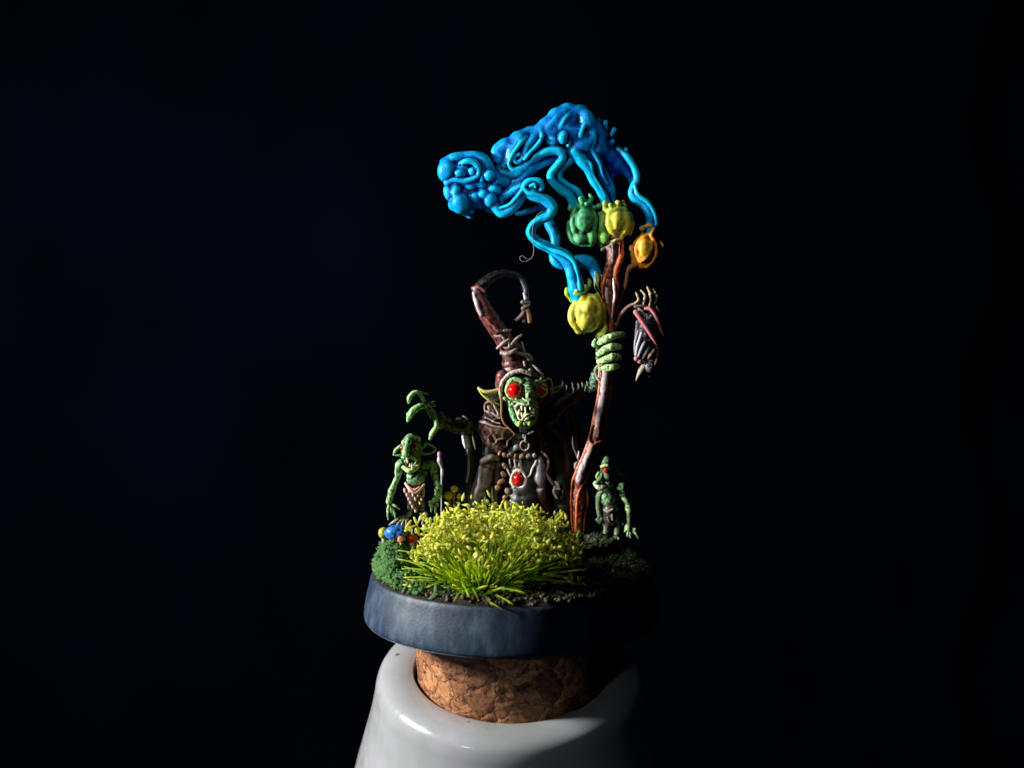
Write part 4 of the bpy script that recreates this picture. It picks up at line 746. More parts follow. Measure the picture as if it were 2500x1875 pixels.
    s.tube([(Dm(425+36*math.cos(a)*.8-44*math.sin(a)*-.45, 715+58*math.sin(a)+14*math.cos(a), -.2), Dm.r(10)) for a in np.linspace(0, 2*math.pi, 13)[:-1]], closed=True, col=(.34, .18, .15), k=.012)
    T([(560, 660, -.1, 10), (540, 700, -.1, 12), (480, 720, -.1, 10)], col=(.2, .11, .09), k=.015)
    s.build('mantle', M['leather'], t, blur=.035, noise=.010, nscale=.07)
    q = Sculpt(.011, (.22, .10, .05), .01); q.tube(Dm.pts([(500, 180, -.2, 9), (510, 300, -.22, 10), (515, 380, -.24, 10), (515, 470, -.24, 11), (540, 550, -.24, 10), (590, 600, -.24, 9), (640, 650, -.24, 7)])); q.build('strap', M['leather'], t, blur=.03)
    # ---- belt ropes and hanging beads
    RO = (.26, .11, .05)
    for x, y, rx, ry, c in [(x_, y_, rx_*1.25, ry_*1.2, c_) for x_, y_, rx_, ry_, c_ in [(548, 875, 20, 26, RO), (585, 880, 22, 20, (.2, .1, .06)), (610, 870, 18, 20, RO), (660, 885, 20, 22, RO), (720, 890, 30, 22, (.34, .18, .09)), (788, 888, 28, 20, (.32, .19, .12)), (850, 880, 20, 20, (.42, .38, .38)), (545, 980, 20, 26, RO), (560, 1000, 18, 14, RO), (535, 1070, 22, 30, RO), (510, 1145, 36, 22, (.42, .18, .07)), (478, 1205, 26, 26, (.42, .16, .05)), (578, 1240, 24, 32, (.36, .24, .16)), (552, 1305, 22, 22, (.36, .15, .06))]]:
        q = Sculpt(.011, tuple(v*.6 for v in c), .01); q.ball(Dm(x, y, -.22), [Dm.r(rx), Dm.r(24), Dm.r(ry)], rot=.6 if abs(rx-ry) > 4 else .2); q.build('bead', M['bone'], t, blur=.03, noise=.006, nscale=.04)
    for L in [[(650, 900, -.2, 12), (655, 960, -.22, 12), (670, 1030, -.2, 12)], [(600, 920, -.15, 10), (605, 1000, -.16, 11)], [(710, 930, -.18, 12), (715, 1020, -.2, 11)], [(770, 930, -.16, 14), (775, 1050, -.18, 12)], [(690, 1010, -.2, 10), (740, 1020, -.2, 10)]]:
        q = Sculpt(.010, (.2, .15, .12), .01); q.tube(Dm.pts(L)); q.build('tassel', M['leather'], t, blur=.025)
    for L in [[(560, 980, -.22, 9), (580, 1030, -.24, 10), (605, 1080, -.24, 10)], [(770, 1110, -.28, 12), (810, 1070, -.28, 13), (830, 1010, -.26, 13), (860, 960, -.24, 14), (870, 930, -.2, 14)]]:
        q = Sculpt(.010, (.48, .42, .38), .01); q.tube(Dm.pts(L)); q.build('cord', M['bone'], t, blur=.025)
    am = Sculpt(.010, (.60, .46, .42), .012); am.tube([(Dm(690+76*math.cos(a), 1120+86*math.sin(a), -.30), Dm.r(14+5*math.sin(a*3))) for a in np.linspace(0, 2*math.pi, 15)[:-1]], closed=True)
    am.tube(Dm.pts([(730, 1200, -.3, 16), (770, 1210, -.3, 14), (792, 1235, -.28, 8)])); am.tube(Dm.pts([(640, 1040, -.3, 12), (680, 1025, -.3, 14), (730, 1045, -.3, 14), (760, 1100, -.3, 12)])); am.tube(Dm.pts([(605, 1150, -.28, 12), (640, 1200, -.3, 14)]))
    amu = am.build('amulet', M['bone'], t, blur=.03, noise=.006, nscale=.04)
    e = Sculpt(.011, (1, 0, 0), 0); e.ball(Dm(680, 1122, -.28), [Dm.r(50), Dm.r(44), Dm.r(64)]); e.build('gem', M['red'], amu)
    q = Sculpt(.010, (.30, .25, .2), .01); q.tube([(Dm(752+44*math.cos(a), 780+48*math.sin(a), -.22), Dm.r(8+3*math.sin(2*a))) for a in np.linspace(0, 2*math.pi, 12)[:-1]], closed=True); q.tube(Dm.pts([(738, 675, -.2, 12), (742, 700, -.2, 10)])); q.tube(Dm.pts([(758, 680, -.2, 12), (760, 740, -.22, 12)])); q.ball(Dm(795, 775, -.22), Dm.r(12)); q.ball(Dm(765, 825, -.22), Dm.r(12)); q.tube(Dm.pts([(790, 660, -.15, 12), (840, 640, -.12, 10)]), col=(.3, .34, .3)); q.build('clasp', M['bone'], t, blur=.025)
    # ---- hand on the staff
    B = fB; Y0 = -.1; s = Sculpt(.011, (.14, .32, .10), .012)
    s.tube(B.pts([(935, 1110, .02, 34), (930, 1200, .05, 42), (935, 1300, .05, 44), (950, 1390, .05, 38)], Y0), col=(.06, .18, .06), k=.03)
    s.tube(B.pts([(940, 1390, .1, 46), (900, 1480, .12, 60), (875, 1570, .14, 60), (830, 1600, .18, 56)], Y0), col=(.03, .15, .07), k=.04)
    HL = (.26, .46, .16)
    for L in [[(925, 1150, -.05, 30), (985, 1115, -.2, 42), (1040, 1090, -.24, 40), (1100, 1070, -.18, 34), (1160, 1065, 0, 26), (1175, 1070, .1, 20)],
              [(925, 1260, -.05, 32), (975, 1225, -.2, 40), (1040, 1190, -.25, 42), (1110, 1190, -.16, 34), (1140, 1195, 0, 24)],
              [(930, 1340, -.05, 32), (990, 1315, -.2, 38), (1050, 1290, -.24, 42), (1105, 1290, -.16, 38), (1125, 1300, 0, 28)],
              [(955, 1410, -.05, 28), (1000, 1400, -.18, 36), (1050, 1400, -.22, 38), (1090, 1385, -.14, 32), (1110, 1390, 0, 22)]]:
        s.tube(B.pts(L, Y0), col=HL, k=.006)
        x, y, Y, r = L[2]; s.ball(B(x, y, Y0+Y-.02), B.r(r*.95), col=(.34, .55, .22), k=.01)
    s.tube(B.pts([(925, 1180, 0, 24), (895, 1175, -.02, 26), (872, 1165, -.04, 26), (885, 1115, -.03, 15)], Y0), col=(.16, .34, .14), k=.012)
    s.build('hand', M['skin'], t, blur=.03, noise=.008, nscale=.05)['label'] = 'hand closed round the staff'
    q = Sculpt(.010, (.22, .15, .08), .01); q.tube(B.pts([(960, 1370, -.2, 9), (905, 1385, -.15, 9), (885, 1440, -.12, 10), (905, 1510, -.15, 9), (925, 1530, -.2, 8)])); q.tube(B.pts([(925, 1390, -.2, 7), (925, 1450, -.22, 8), (915, 1500, -.2, 7)]), col=(.45, .4, .32)); q.build('cord', M['leather'], t, blur=.025)
    # ---- hand stretched out to the left
    E = fE; Y0 = -.35; s = Sculpt(.013, (.06, .20, .05), .02)
    LH = (.13, .34, .10)
    s.ball(E(585, 420, Y0+.15), [E.r(42), .16, E.r(70)], col=(.03, .11, .03), k=.04)
    s.tube(E.pts([(470, 300, 0, 26), (520, 370, .05, 30), (570, 420, .12, 44)], Y0), col=(.07, .22, .05), k=.03)
    s.tube(E.pts([(325, 275, -.06, 10), (330, 235, -.1, 20), (365, 195, -.1, 18), (405, 195, -.08, 16), (435, 240, -.04, 17), (455, 290, 0, 20)], Y0), col=LH, k=.012)
    s.tube(E.pts([(318, 425, -.1, 12), (335, 375, -.14, 28), (370, 335, -.14, 30), (420, 305, -.1, 26), (470, 300, -.02, 22)], Y0), col=LH, k=.012)
    s.tube(E.pts([(495, 570, -.05, 10), (515, 525, -.1, 22), (545, 480, -.08, 22), (548, 430, -.04, 20), (520, 370, 0, 20)], Y0), col=LH, k=.012)
    s.tube(E.pts([(395, 190, 0, 12), (440, 195, .05, 12), (480, 205, .1, 8)], Y0+.05), col=(.06, .16, .04), k=.012); s.tube(E.pts([(460, 290, .02, 16), (510, 280, .08, 12), (530, 268, .1, 8)], Y0), col=(.05, .14, .04), k=.012); s.tube(E.pts([(470, 300, .02, 14), (520, 302, .06, 10), (540, 300, .1, 7)], Y0), col=(.05, .14, .04), k=.012)
    s.tube(E.pts([(590, 420, .15, 50), (650, 450, .25, 50), (720, 470, .3, 56), (790, 470, .35, 60)], Y0), col=(.005, .014, .005), k=.04)
    s.build('hand', M['skin'], t, blur=.035, noise=.008, nscale=.06)['label'] = 'clawed hand stretched out to the left'
    s = Sculpt(.012, (.03, .03, .03), .01); s.tube(E.pts([(765, 385, 0, 7), (800, 410, -.02, 8), (835, 500, -.02, 8), (850, 580, -.02, 8), (865, 650, 0, 7)]), col=(.16, .17, .09))
    s.tube(E.pts([(740, 440, .15, 50), (800, 520, .2, 50), (830, 650, .2, 50), (830, 850, .2, 46), (820, 1050, .2, 60)]), col=(.008, .009, .009), k=.03)
    s.tube(E.pts([(765, 550, -.02, 12), (775, 600, -.03, 15), (785, 640, -.02, 10)]), col=(.5, .5, .52)); s.tube(E.pts([(805, 660, .0, 10), (812, 760, -.02, 14), (808, 850, -.02, 12), (795, 920, 0, 8)]), col=(.12, .12, .13))
    s.build('sleeve', M['cloth'], t, blur=.035)
shaman()

# =================================================================== SMALL GOBLINS
def hand_fingers(s, fr, Y0, wrist, tips, r, col):
    for tp in tips: s.tube([(fr(wrist[0], wrist[1], Y0), fr.r(r*1.1)), (fr((wrist[0]*.45+tp[0]*.55)+tp[2], (wrist[1]*.45+tp[1]*.55), Y0-.05), fr.r(r)), (fr(tp[0], tp[1], Y0-.02), fr.r(r*.55))], col=col, k=.01)
def goblin_left():
    E = fE; t = thing('small_goblin', 'small green goblin with tusks and hanging arms standing on the painted mushrooms', 'goblin figure', E(310, 1265, -.35), 'small goblins beside the tall one')
    Y0 = -.35; g = (.04, .14, .05); gl = (.10, .25, .08)
    s = Sculpt(.012, g, .025)
    s.ball(E(350, 650, Y0+.08), [E.r(92), .30, E.r(104)]); s.ball(E(350, 740, Y0+.04), [E.r(70), .24, E.r(70)], k=.03); s.ball(E(375, 840, Y0+.12), [E.r(100), .22, E.r(60)], k=.04); s.tube(E.pts([(300, 600, -.05, 34), (340, 560, -.08, 34), (390, 575, -.02, 30)], Y0), col=gl)
    s.tube(E.pts([(325, 575, -.16, 26), (310, 630, -.24, 26), (300, 690, -.30, 30)], Y0), col=gl, k=.02); s.tube(E.pts([(285, 800, -.12, 18), (330, 828, -.2, 20), (385, 808, -.16, 18), (405, 760, -.05, 16)], Y0), col=(.2, .36, .08), k=.012)
    s.tube(E.pts([(275, 720, -.1, 14), (320, 708, -.22, 14), (370, 730, -.18, 14), (400, 760, -.05, 12)], Y0), col=gl, k=.012); s.ball(E(350, 790, Y0+.02), [E.r(56), .16, E.r(40)])
    s.ball(E(335, 765, Y0-.19), [E.r(44), .13, E.r(32)], cut=True, k=.01, col=(.01, .01, .01))
    s.ball(E(274, 640, Y0-.17), E.r(16), cut=True, k=.008); s.ball(E(378, 632, Y0-.21), E.r(18), cut=True, k=.008)
    # torso, arms, legs: one surface
    s.tube(E.pts([(360, 800, .1, 50), (370, 850, .08, 60)], Y0)); s.ball(E(380, 890, Y0), [E.r(74), .24, E.r(62)], col=(.09, .26, .13), k=.02); s.ball(E(345, 870, Y0-.08), [E.r(36), .16, E.r(40)], col=(.14, .34, .18), k=.02)
    s.tube(E.pts([(330, 790, .05, 34), (265, 770, 0, 36), (245, 805, -.02, 34), (236, 870, -.04, 25), (212, 930, -.06, 22), (185, 1000, -.08, 30), (165, 1080, -.1, 24)], Y0), col=gl, k=.02)
    hand_fingers(s, E, Y0-.1, (172, 1090), [(150, 1160, -4), (158, 1222, -8), (192, 1190, 0), (222, 1225, 6), (250, 1140, 10)], 10, gl)
    s.tube(E.pts([(440, 790, .08, 38), (510, 785, .05, 40), (528, 840, .02, 32), (545, 900, -.02, 24), (562, 970, -.05, 33), (555, 1040, -.08, 30), (530, 1080, -.1, 26)], Y0), col=(.09, .26, .06), k=.02)
    hand_fingers(s, E, Y0-.1, (528, 1080), [(488, 1080, -8), (508, 1160, -6), (540, 1172, 4), (560, 1120, 10), (495, 1110, -6)], 11, gl)
    s.tube(E.pts([(380, 960, .05, 60), (370, 1040, .05, 50)], Y0), col=(.03, .05, .03))
    for L in ([(350, 1020, .05, 34), (330, 1110, .0, 24), (335, 1160, 0, 20), (300, 1210, -.05, 20)], [(410, 1020, .1, 34), (430, 1100, .08, 24), (440, 1160, .05, 20), (450, 1190, 0, 20)]): s.tube(E.pts(L, Y0), col=(.05, .055, .04))
    for x0, y0, tips in ((300, 1205, [(170, 1265), (225, 1275), (265, 1285), (310, 1285)]), (450, 1185, [(400, 1250), (435, 1260), (475, 1250)])):
        for tx, ty in tips: s.tube(E.pts([(x0+10, y0-10, -.02, 18), ((x0+tx)/2, (y0+ty)/2-14, -.1, 15), (tx, ty, -.14, 8)], Y0), col=(.13, .12, .08), k=.01)
    # ears
    s.tube(E.pts([(202, 700, .0, 8), (215, 665, -.02, 12), (245, 635, -.03, 13), (280, 615, 0, 14)], Y0), col=gl, k=.012); s.tube(E.pts([(202, 700, 0, 8), (235, 700, 0, 10), (270, 700, .02, 14)], Y0), col=g, k=.012)
    s.tube(E.pts([(440, 630, .05, 16), (470, 608, .02, 11), (515, 625, .0, 10), (540, 655, 0, 9), (505, 685, 0, 8), (450, 690, .05, 14)], Y0), col=(.14, .24, .06), k=.012)
    b = s.build('body', M['skin'], t, blur=.035, noise=.008, nscale=.05, colk=.014)
    for x, y, r, q in ((274, 642, 16, .15), (378, 632, 17, .19)):
        e = Sculpt(.010, (.3, .02, .02), 0); e.ball(E(x, y, Y0-q), E.r(r)); e.build('eye', M['red'], b)
    for L in ([(312, 728, -.26, 11), (316, 762, -.28, 6)], [(355, 805, -.24, 11), (350, 765, -.26, 6)], [(335, 790, -.24, 7), (333, 770, -.25, 4)], [(375, 795, -.2, 7), (374, 775, -.22, 4)]):
        e = Sculpt(.008, (.75, .72, .5), 0); e.tube(E.pts(L, Y0)); e.build('tooth', M['bone'], b, blur=.02)
    # fur loincloth: dark hide with scales of paler fur
    s = Sculpt(.014, (.03, .018, .014), .03); s.tube(E.pts([(375, 960, -.05, 66), (375, 1040, -.05, 56), (385, 1110, -.05, 30), (390, 1150, -.05, 12)], Y0), flat=1.3)
    lc = s.build('loincloth', M['leather'], t, blur=.035)
    s = Sculpt(.011, (.36, .20, .15), .01); s.tube(E.pts([(300, 930, -.16, 12), (340, 985, -.3, 14), (380, 1005, -.32, 13), (420, 975, -.28, 12), (450, 940, -.18, 10)], Y0)); s.tube(E.pts([(330, 960, -.26, 8), (370, 985, -.31, 9), (410, 960, -.27, 8)], Y0), col=(.45, .2, .15)); s.build('belt', M['leather'], lc, blur=.025)
    rng = random.Random(4)
    for row in range(6):
        y = 985+row*32; w = 78-row*13; x0 = 372+row*3
        for q in range(max(1, int(w/14)*2//2)):
            x = x0-w+q*(2*w)/max(1, int(w/14)-.99 if w > 28 else 1)+rng.uniform(-5, 5)
            if abs(x-x0) > w+6: continue
            bulge = -.24-.1*math.sqrt(max(0, 1-((x-372)/90)**2))
            e = Sculpt(.011, (.42, .29, .24), .01); e.tube(E.pts([(x, y-8, bulge+.06, 11), (x+2, y+14, bulge+.02, 9)], Y0)); e.build('fur_tuft', M['bone'], lc, blur=.02)
goblin_left()
def goblin_right():
    Fr = fF; Y0 = 2.0; t = thing('small_goblin', 'small green goblin with one red eye showing, right of the staff foot', 'goblin figure', Fr(470, 1420, Y0), 'small goblins beside the tall one')
    g = (.04, .14, .05); gl = (.10, .25, .08)
    s = Sculpt(.013, g, .02); T = lambda L, **k: s.tube(Fr.pts(L, Y0), **k)
    T([(432, 798, .05, 18), (434, 830, .0, 40), (440, 880, .05, 52), (440, 950, .05, 56)], col=(.04, .13, .03)); s.ball(Fr(440, 930, Y0), [Fr.r(56), .2, Fr.r(60)], col=(.05, .17, .05)); T([(395, 858, -.08, 12), (430, 848, -.16, 12), (465, 858, -.1, 12)], col=(.26, .38, .1), k=.01)
    T([(430, 985, -.1, 36), (460, 990, -.08, 34)], col=g, k=.015); T([(350, 985, -.16, 20), (372, 1010, -.2, 24), (400, 1015, -.2, 24), (425, 1005, -.16, 20)], col=(.36, .46, .26), k=.01)
    T([(395, 920, -.1, 16), (385, 950, -.16, 20), (360, 975, -.2, 18)], col=(.05, .14, .04), k=.015); T([(372, 905, -.08, 9), (360, 930, -.08, 11), (362, 945, -.08, 8)], col=(.3, .4, .14), k=.01)
    T([(420, 960, -.2, 10), (400, 975, -.22, 8), (440, 1000, -.2, 8)], col=(.01, .02, .01), cut=True)
    s.ball(Fr(430, 888, Y0-.22), Fr.r(22), cut=True, k=.008)
    s.ball(Fr(445, 1105, Y0), [Fr.r(56), .22, Fr.r(54)], col=(.09, .26, .10), k=.015); s.ball(Fr(425, 1090, Y0-.08), Fr.r(32), col=gl, k=.015)
    T([(460, 1020, .08, 44), (470, 1080, .1, 50), (470, 1170, .1, 52), (470, 1240, .1, 44)], col=(.02, .05, .02)); T([(500, 1010, .02, 42), (545, 1015, -.02, 46), (557, 1055, -.02, 36)], col=g, k=.02)
    T([(560, 1060, 0, 26), (572, 1100, -.04, 26), (592, 1140, -.05, 28), (602, 1180, -.08, 30), (600, 1240, -.1, 24), (598, 1290, -.1, 24), (596, 1320, -.1, 30)], col=(.2, .36, .12), k=.015)
    hand_fingers(s, Fr, Y0-.1, (600, 1315), [(570, 1345, -4), (590, 1380, 0), (612, 1392, 2), (670, 1395, 14), (655, 1340, 16)], 11, (.2, .38, .14))
    s.ball(Fr(470, 1020, Y0+.15), [Fr.r(100), .22, Fr.r(56)], col=(.03, .10, .03), k=.04); s.ball(Fr(445, 905, Y0+.05), [Fr.r(66), .24, Fr.r(70)], col=(.04, .13, .04)); T([(420, 1040, .1, 34), (380, 1080, .1, 28), (370, 1160, .08, 18), (380, 1230, .05, 16)], col=(.03, .09, .03)); hand_fingers(s, Fr, Y0+.05, (380, 1235), [(365, 1280, 0), (380, 1290, 0), (398, 1280, 0), (350, 1260, 0), (408, 1260, 2)], 8, (.03, .09, .03))
    for L in ([(430, 1250, .1, 30), (430, 1330, .08, 22), (410, 1400, .05, 20)], [(500, 1250, .1, 30), (512, 1330, .05, 22), (505, 1385, 0, 20)]): T(L, col=(.05, .08, .04))
    for x0, y0 in ((410, 1400), (505, 1390)):
        for dx in (-34, -6, 24): T([(x0, y0-8, 0, 14), (x0+dx*.6, y0+6, -.1, 11), (x0+dx, y0+18, -.16, 6)], col=(.1, .14, .08), k=.01)
    T([(495, 860, .02, 8), (510, 890, -.02, 16), (545, 920, -.02, 13), (578, 945, 0, 6)], col=(.26, .38, .14), k=.01); T([(490, 900, .05, 20), (520, 940, .02, 12)], col=(.1, .18, .1), k=.02)
    b = s.build('body', M['skin'], t, blur=.035, noise=.008, nscale=.05, colk=.014)
    e = Sculpt(.011, (1, 0, 0), 0); e.ball(Fr(430, 890, Y0-.21), Fr.r(22)); e.build('eye', M['red'], b)
    s = Sculpt(.014, (.03, .025, .02), .02); s.tube(Fr.pts([(465, 1180, -.02, 64), (465, 1240, -.02, 60), (450, 1280, 0, 30)], Y0)); lc = s.build('loincloth', M['leather'], t, blur=.03)
    for L, c in [([(418, 1182, -.24, 9), (445, 1195, -.26, 12), (480, 1180, -.24, 9)], (.45, .42, .28)), ([(475, 1225, -.24, 12), (478, 1255, -.24, 10)], (.22, .19, .14)), ([(440, 1240, -.22, 9), (450, 1262, -.22, 8)], (.18, .16, .12)), ([(512, 1245, -.2, 10), (516, 1268, -.2, 8)], (.3, .26, .18)), ([(548, 1265, -.12, 10), (556, 1290, -.12, 8)], (.24, .22, .16))]:
        e = Sculpt(.010, c, .01); e.tube(Fr.pts(L, Y0)); e.build('fur_tuft', M['bone'], lc, blur=.02)
goblin_right()

# =================================================================== MUSHROOMS
def mushroom(label, cap, stem, fr, ccol, scol=(.4, .36, .28), gills=None, group='painted mushrooms on the base'):
    """cap: (x, y, Y, rx, rz); stem: rows"""
    x, y, Y, rx, rz = cap; t = thing('mushroom', label, 'mushroom', fr(stem[-1][0], stem[-1][1], stem[-1][2]), group)
    s = Sculpt(.014, ccol, .03); s.ball(fr(x, y, Y), [fr.r(rx), fr.r((rx+rz)/2), fr.r(rz)], col=ccol); s.ball(fr(x, y+rz*.75, Y), [fr.r(rx*.8), fr.r(rx*.6), fr.r(rz*.5)], cut=True, k=.02)
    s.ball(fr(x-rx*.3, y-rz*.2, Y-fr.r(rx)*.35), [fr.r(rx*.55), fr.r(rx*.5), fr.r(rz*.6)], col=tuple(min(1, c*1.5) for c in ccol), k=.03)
    s.build('cap', M['mush'], t, blur=.04, noise=.012, nscale=.07)
    s = Sculpt(.014, scol, .02); s.tube(fr.pts(stem)); s.build('stem', M['mush'], t, blur=.03)
E = fE
mushroom('yellow-green mushroom at the far left edge of the mossy ground', (122, 1335, -.45, 44, 50), [(125, 1350, -.45, 18), (125, 1420, -.42, 20), (130, 1480, -.4, 22)], E, (.30, .32, .03))
mushroom('wide blue mushroom under the foot of the left small goblin', (232, 1330, -.55, 104, 62), [(225, 1340, -.5, 40), (215, 1420, -.5, 34), (215, 1500, -.45, 36)], E, (.02, .14, .55), (.05, .25, .5))
mushroom('red mushroom beside the blue one, next to the tuft', (350, 1372, -.6, 50, 44), [(350, 1390, -.6, 18), (352, 1440, -.6, 20), (355, 1500, -.55, 22)], E, (.45, .015, .012))
mushroom('small pale red mushroom in front of the blue one', (262, 1385, -.85, 30, 26), [(262, 1395, -.85, 10), (262, 1430, -.85, 12), (265, 1480, -.8, 14)], E, (.42, .12, .08))
mushroom('tall thin white mushroom with a pink tip behind the left small goblin', (575, 695, .3, 20, 24), [(572, 705, .3, 10), (575, 745, .28, 22), (592, 800, .3, 12), (597, 850, .28, 16), (592, 900, .3, 9), (590, 1100, .35, 7), (590, 1400, .4, 8)], E, (.45, .12, .42), (.34, .34, .38))
mushroom('yellow-orange mushroom, lowest left of the yellow cluster behind the tuft', (645, 1030, -.1, 38, 36), [(648, 1040, -.1, 12), (660, 1120, -.1, 12), (680, 1400, 0, 14)], E, (.55, .36, .012), (.2, .15, .03))
mushroom('yellow mushroom at the top of the cluster behind the tuft', (695, 975, 0, 34, 30), [(692, 985, 0, 12), (690, 1100, 0, 12), (695, 1400, .1, 14)], E, (.58, .42, .012), (.2, .15, .03))
mushroom('smallest orange mushroom at the right of the yellow cluster', (735, 1038, 0, 22, 30), [(732, 1040, 0, 9), (722, 1120, 0, 10), (710, 1400, .1, 12)], E, (.55, .28, .01), (.2, .15, .03))

# =================================================================== FLOWERING GRASS TUFT
def leafmat(name, c, c2, trans=.35):
    m, N, b = nt(name); L = N.links.new; tc = objc(N); n = node(N, 'ShaderNodeTexNoise', Scale=3.0, Detail=4.0); L(tc, n.inputs['Vector'])
    at = node(N, 'ShaderNodeAttribute', _attribute_name='Col')
    r = ramp(N, n.outputs[0], [(.35, c2), (.65, c)])
    mx = node(N, 'ShaderNodeMix', _data_type='RGBA', _blend_type='MULTIPLY'); mx.inputs[0].default_value = 1; L(r.outputs[0], mx.inputs[6]); L(at.outputs['Color'], mx.inputs[7])
    L(mx.outputs[2], b.inputs['Base Color']); b.inputs['Roughness'].default_value = .5; b.inputs['Specular IOR Level'].default_value = .3
    tr = node(N, 'ShaderNodeBsdfTranslucent'); L(mx.outputs[2], tr.inputs[0]); ms = node(N, 'ShaderNodeMixShader', i0=trans)
    L(b.outputs[0], ms.inputs[1]); L(tr.outputs[0], ms.inputs[2]); L(ms.outputs[0], N.nodes['Material Output'].inputs[0]); return m
def tuft():
    c = np.array([BC[0]-.66, BC[1]-2.15, BTOP+.10]); t = thing('grass_tuft', 'round tuft of bright green grass with yellow blossom at the front of the base', 'grass tuft', c)
    rng = np.random.default_rng(11)
    mb = leafmat('grass_blade', (.42, .68, .04), (.22, .52, .025), .6); mf = leafmat('yellow_blossom', (.95, .91, .16), (.80, .78, .06), .3)
    def blade(p0, p1, bend, w, tip=.5):
        """a thin tapering four-sided stalk"""
        n = 6; ts = np.linspace(0, 1, n); mid = (p0+p1)/2+bend; V = []
        ax = p1-p0; sx = np.cross(ax, [0, 0, 1.0]); 
        if np.linalg.norm(sx) < 1e-4: sx = np.array([1., 0, 0])
        sx /= np.linalg.norm(sx); sy = np.cross(ax, sx); sy /= np.linalg.norm(sy)
        for u in ts:
            q = (1-u)**2*p0+2*u*(1-u)*mid+u*u*p1; r = w*(1-(1-tip)*u)
            V += [q+sx*r, q+sy*r, q-sx*r, q-sy*r]
        F = []
        for i in range(n-1):
            for k in range(4): F.append((i*4+k, i*4+(k+1) % 4, i*4+4+(k+1) % 4, i*4+4+k))
        F.append((3, 2, 1, 0)); F.append(tuple(4*(n-1)+k for k in range(4)))
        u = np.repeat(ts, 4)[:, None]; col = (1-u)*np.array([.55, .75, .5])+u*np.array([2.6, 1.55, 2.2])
        return np.array(V), np.array(F), col
    flowers = []; allb = []
    for i in range(900):
        a = rng.uniform(0, 2*math.pi); e = math.asin(rng.uniform(.05, 1.0)**.8)
        r0 = .55*math.sqrt(rng.random()); p0 = c+[r0*math.cos(a), r0*math.sin(a)*.7, -.05]
        a2 = a+rng.normal()*.25; L = rng.triangular(.95, 1.45, 1.75)+.30*math.sin(e)+(.3*math.cos(a2)*math.cos(e) if math.cos(a2) > 0 else .38*math.cos(a2)*math.cos(e))
        d = np.array([math.cos(a2)*math.cos(e), math.sin(a2)*math.cos(e)*.9, math.sin(e)])
        front = d[1] < -.25
        if front: L *= rng.uniform(.4, .6) if e < .5 else rng.uniform(.45, .85)
        p1 = p0+d*L
        if p1[2] < c[2]+.02: p1[2] = c[2]+.02
        bend = np.array([0, 0, .12*L*math.cos(e)])+rng.normal(size=3)*.05
        allb.append((p0, p1, bend, rng.uniform(.010, .021), e, a2))
        if front and not (e > 1.1 and rng.random() < .5): continue
        if p1[2]-c[2] < .78 and rng.random() > .07: continue
        flowers.append((p1, d, e))
        if e > .5 and rng.random() < .5: flowers.append((p0+d*L*rng.uniform(.78, .97)+rng.normal(size=3)*.06, d, e))
    # long stray blades seen flat over the rim
    for x1, y1, x0, y0, w in [(1180, 990, 1000, 900, .026), (700, 960, 780, 850, .022), (1010, 1000, 900, 880, .024), (480, 850, 640, 800, .022), (1290, 900, 1060, 860, .026), (1620, 760, 1330, 780, .03), (1560, 640, 1260, 760, .03), (1450, 500, 1180, 720, .026), (400, 560, 600, 700, .022), (350, 700, 600, 760, .024), (1750, 830, 1370, 790, .035), (1720, 720, 1430, 745, .024), (1680, 690, 1480, 700, .02), (1600, 570, 1240, 770, .04), (1660, 620, 1300, 740, .022), (1540, 540, 1230, 800, .03), (240, 620, 470, 690, .026), (240, 550, 460, 600, .02), (270, 700, 520, 720, .02), (300, 770, 560, 790, .022), (1090, 1030, 890, 930, .028), (1110, 850, 930, 925, .034), (960, 840, 830, 900, .034), (820, 930, 760, 800, .03), (330, 640, 520, 740, .018), (1480, 600, 1250, 730, .02), (900, 960, 850, 860, .026)]:
        q0 = fG(x0, y0, -3.0 if y1 > 840 else c[1]-.7); q1 = fG(x1, y1, -3.66 if y1 > 900 else -3.4 if y1 > 830 else c[1]-.3); allb.append((q0, q1, np.array([0, 0, .05]), w, .1, 0))
    order = sorted(range(len(allb)), key=lambda i: -(1.0 if i >= 900 else 0)-(-allb[i][1][1])*.2-allb[i][3]*10-(.6-allb[i][4]))
    single = set(order[:150]); VV, FF, CC = [], [], []; nv = 0
    for i, (p0, p1, bend, w, e, a2) in enumerate(allb):
        V, F, col = blade(p0, p1, bend, w)
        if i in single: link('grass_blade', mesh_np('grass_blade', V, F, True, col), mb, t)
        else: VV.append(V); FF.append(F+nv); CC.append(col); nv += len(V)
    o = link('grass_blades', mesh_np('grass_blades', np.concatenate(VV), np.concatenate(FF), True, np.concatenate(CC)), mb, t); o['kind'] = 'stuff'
    # blossom clusters, twelve shapes shared
    base_v = np.array([(0, 0, 1), (1, 0, 0), (0, 1, 0), (-1, 0, 0), (0, -1, 0), (0, 0, -1)], float)
    def sub(V, F):
        V = list(V); mid = {}; out = []
        def m_(a, b):
            k = (min(a, b), max(a, b))
            if k not in mid: v = V[a]+V[b]; V.append(v/np.linalg.norm(v)); mid[k] = len(V)-1
            return mid[k]
        for a, b, c_ in F:
            x, y, z = m_(a, b), m_(b, c_), m_(c_, a); out += [(a, x, z), (b, y, x), (c_, z, y), (x, y, z)]
        return np.array(V), np.array(out)
    bf = np.array([(0, 1, 2), (0, 2, 3), (0, 3, 4), (0, 4, 1), (5, 2, 1), (5, 3, 2), (5, 4, 3), (5, 1, 4)])
    sv, sf = sub(base_v, bf)
    shapes = []
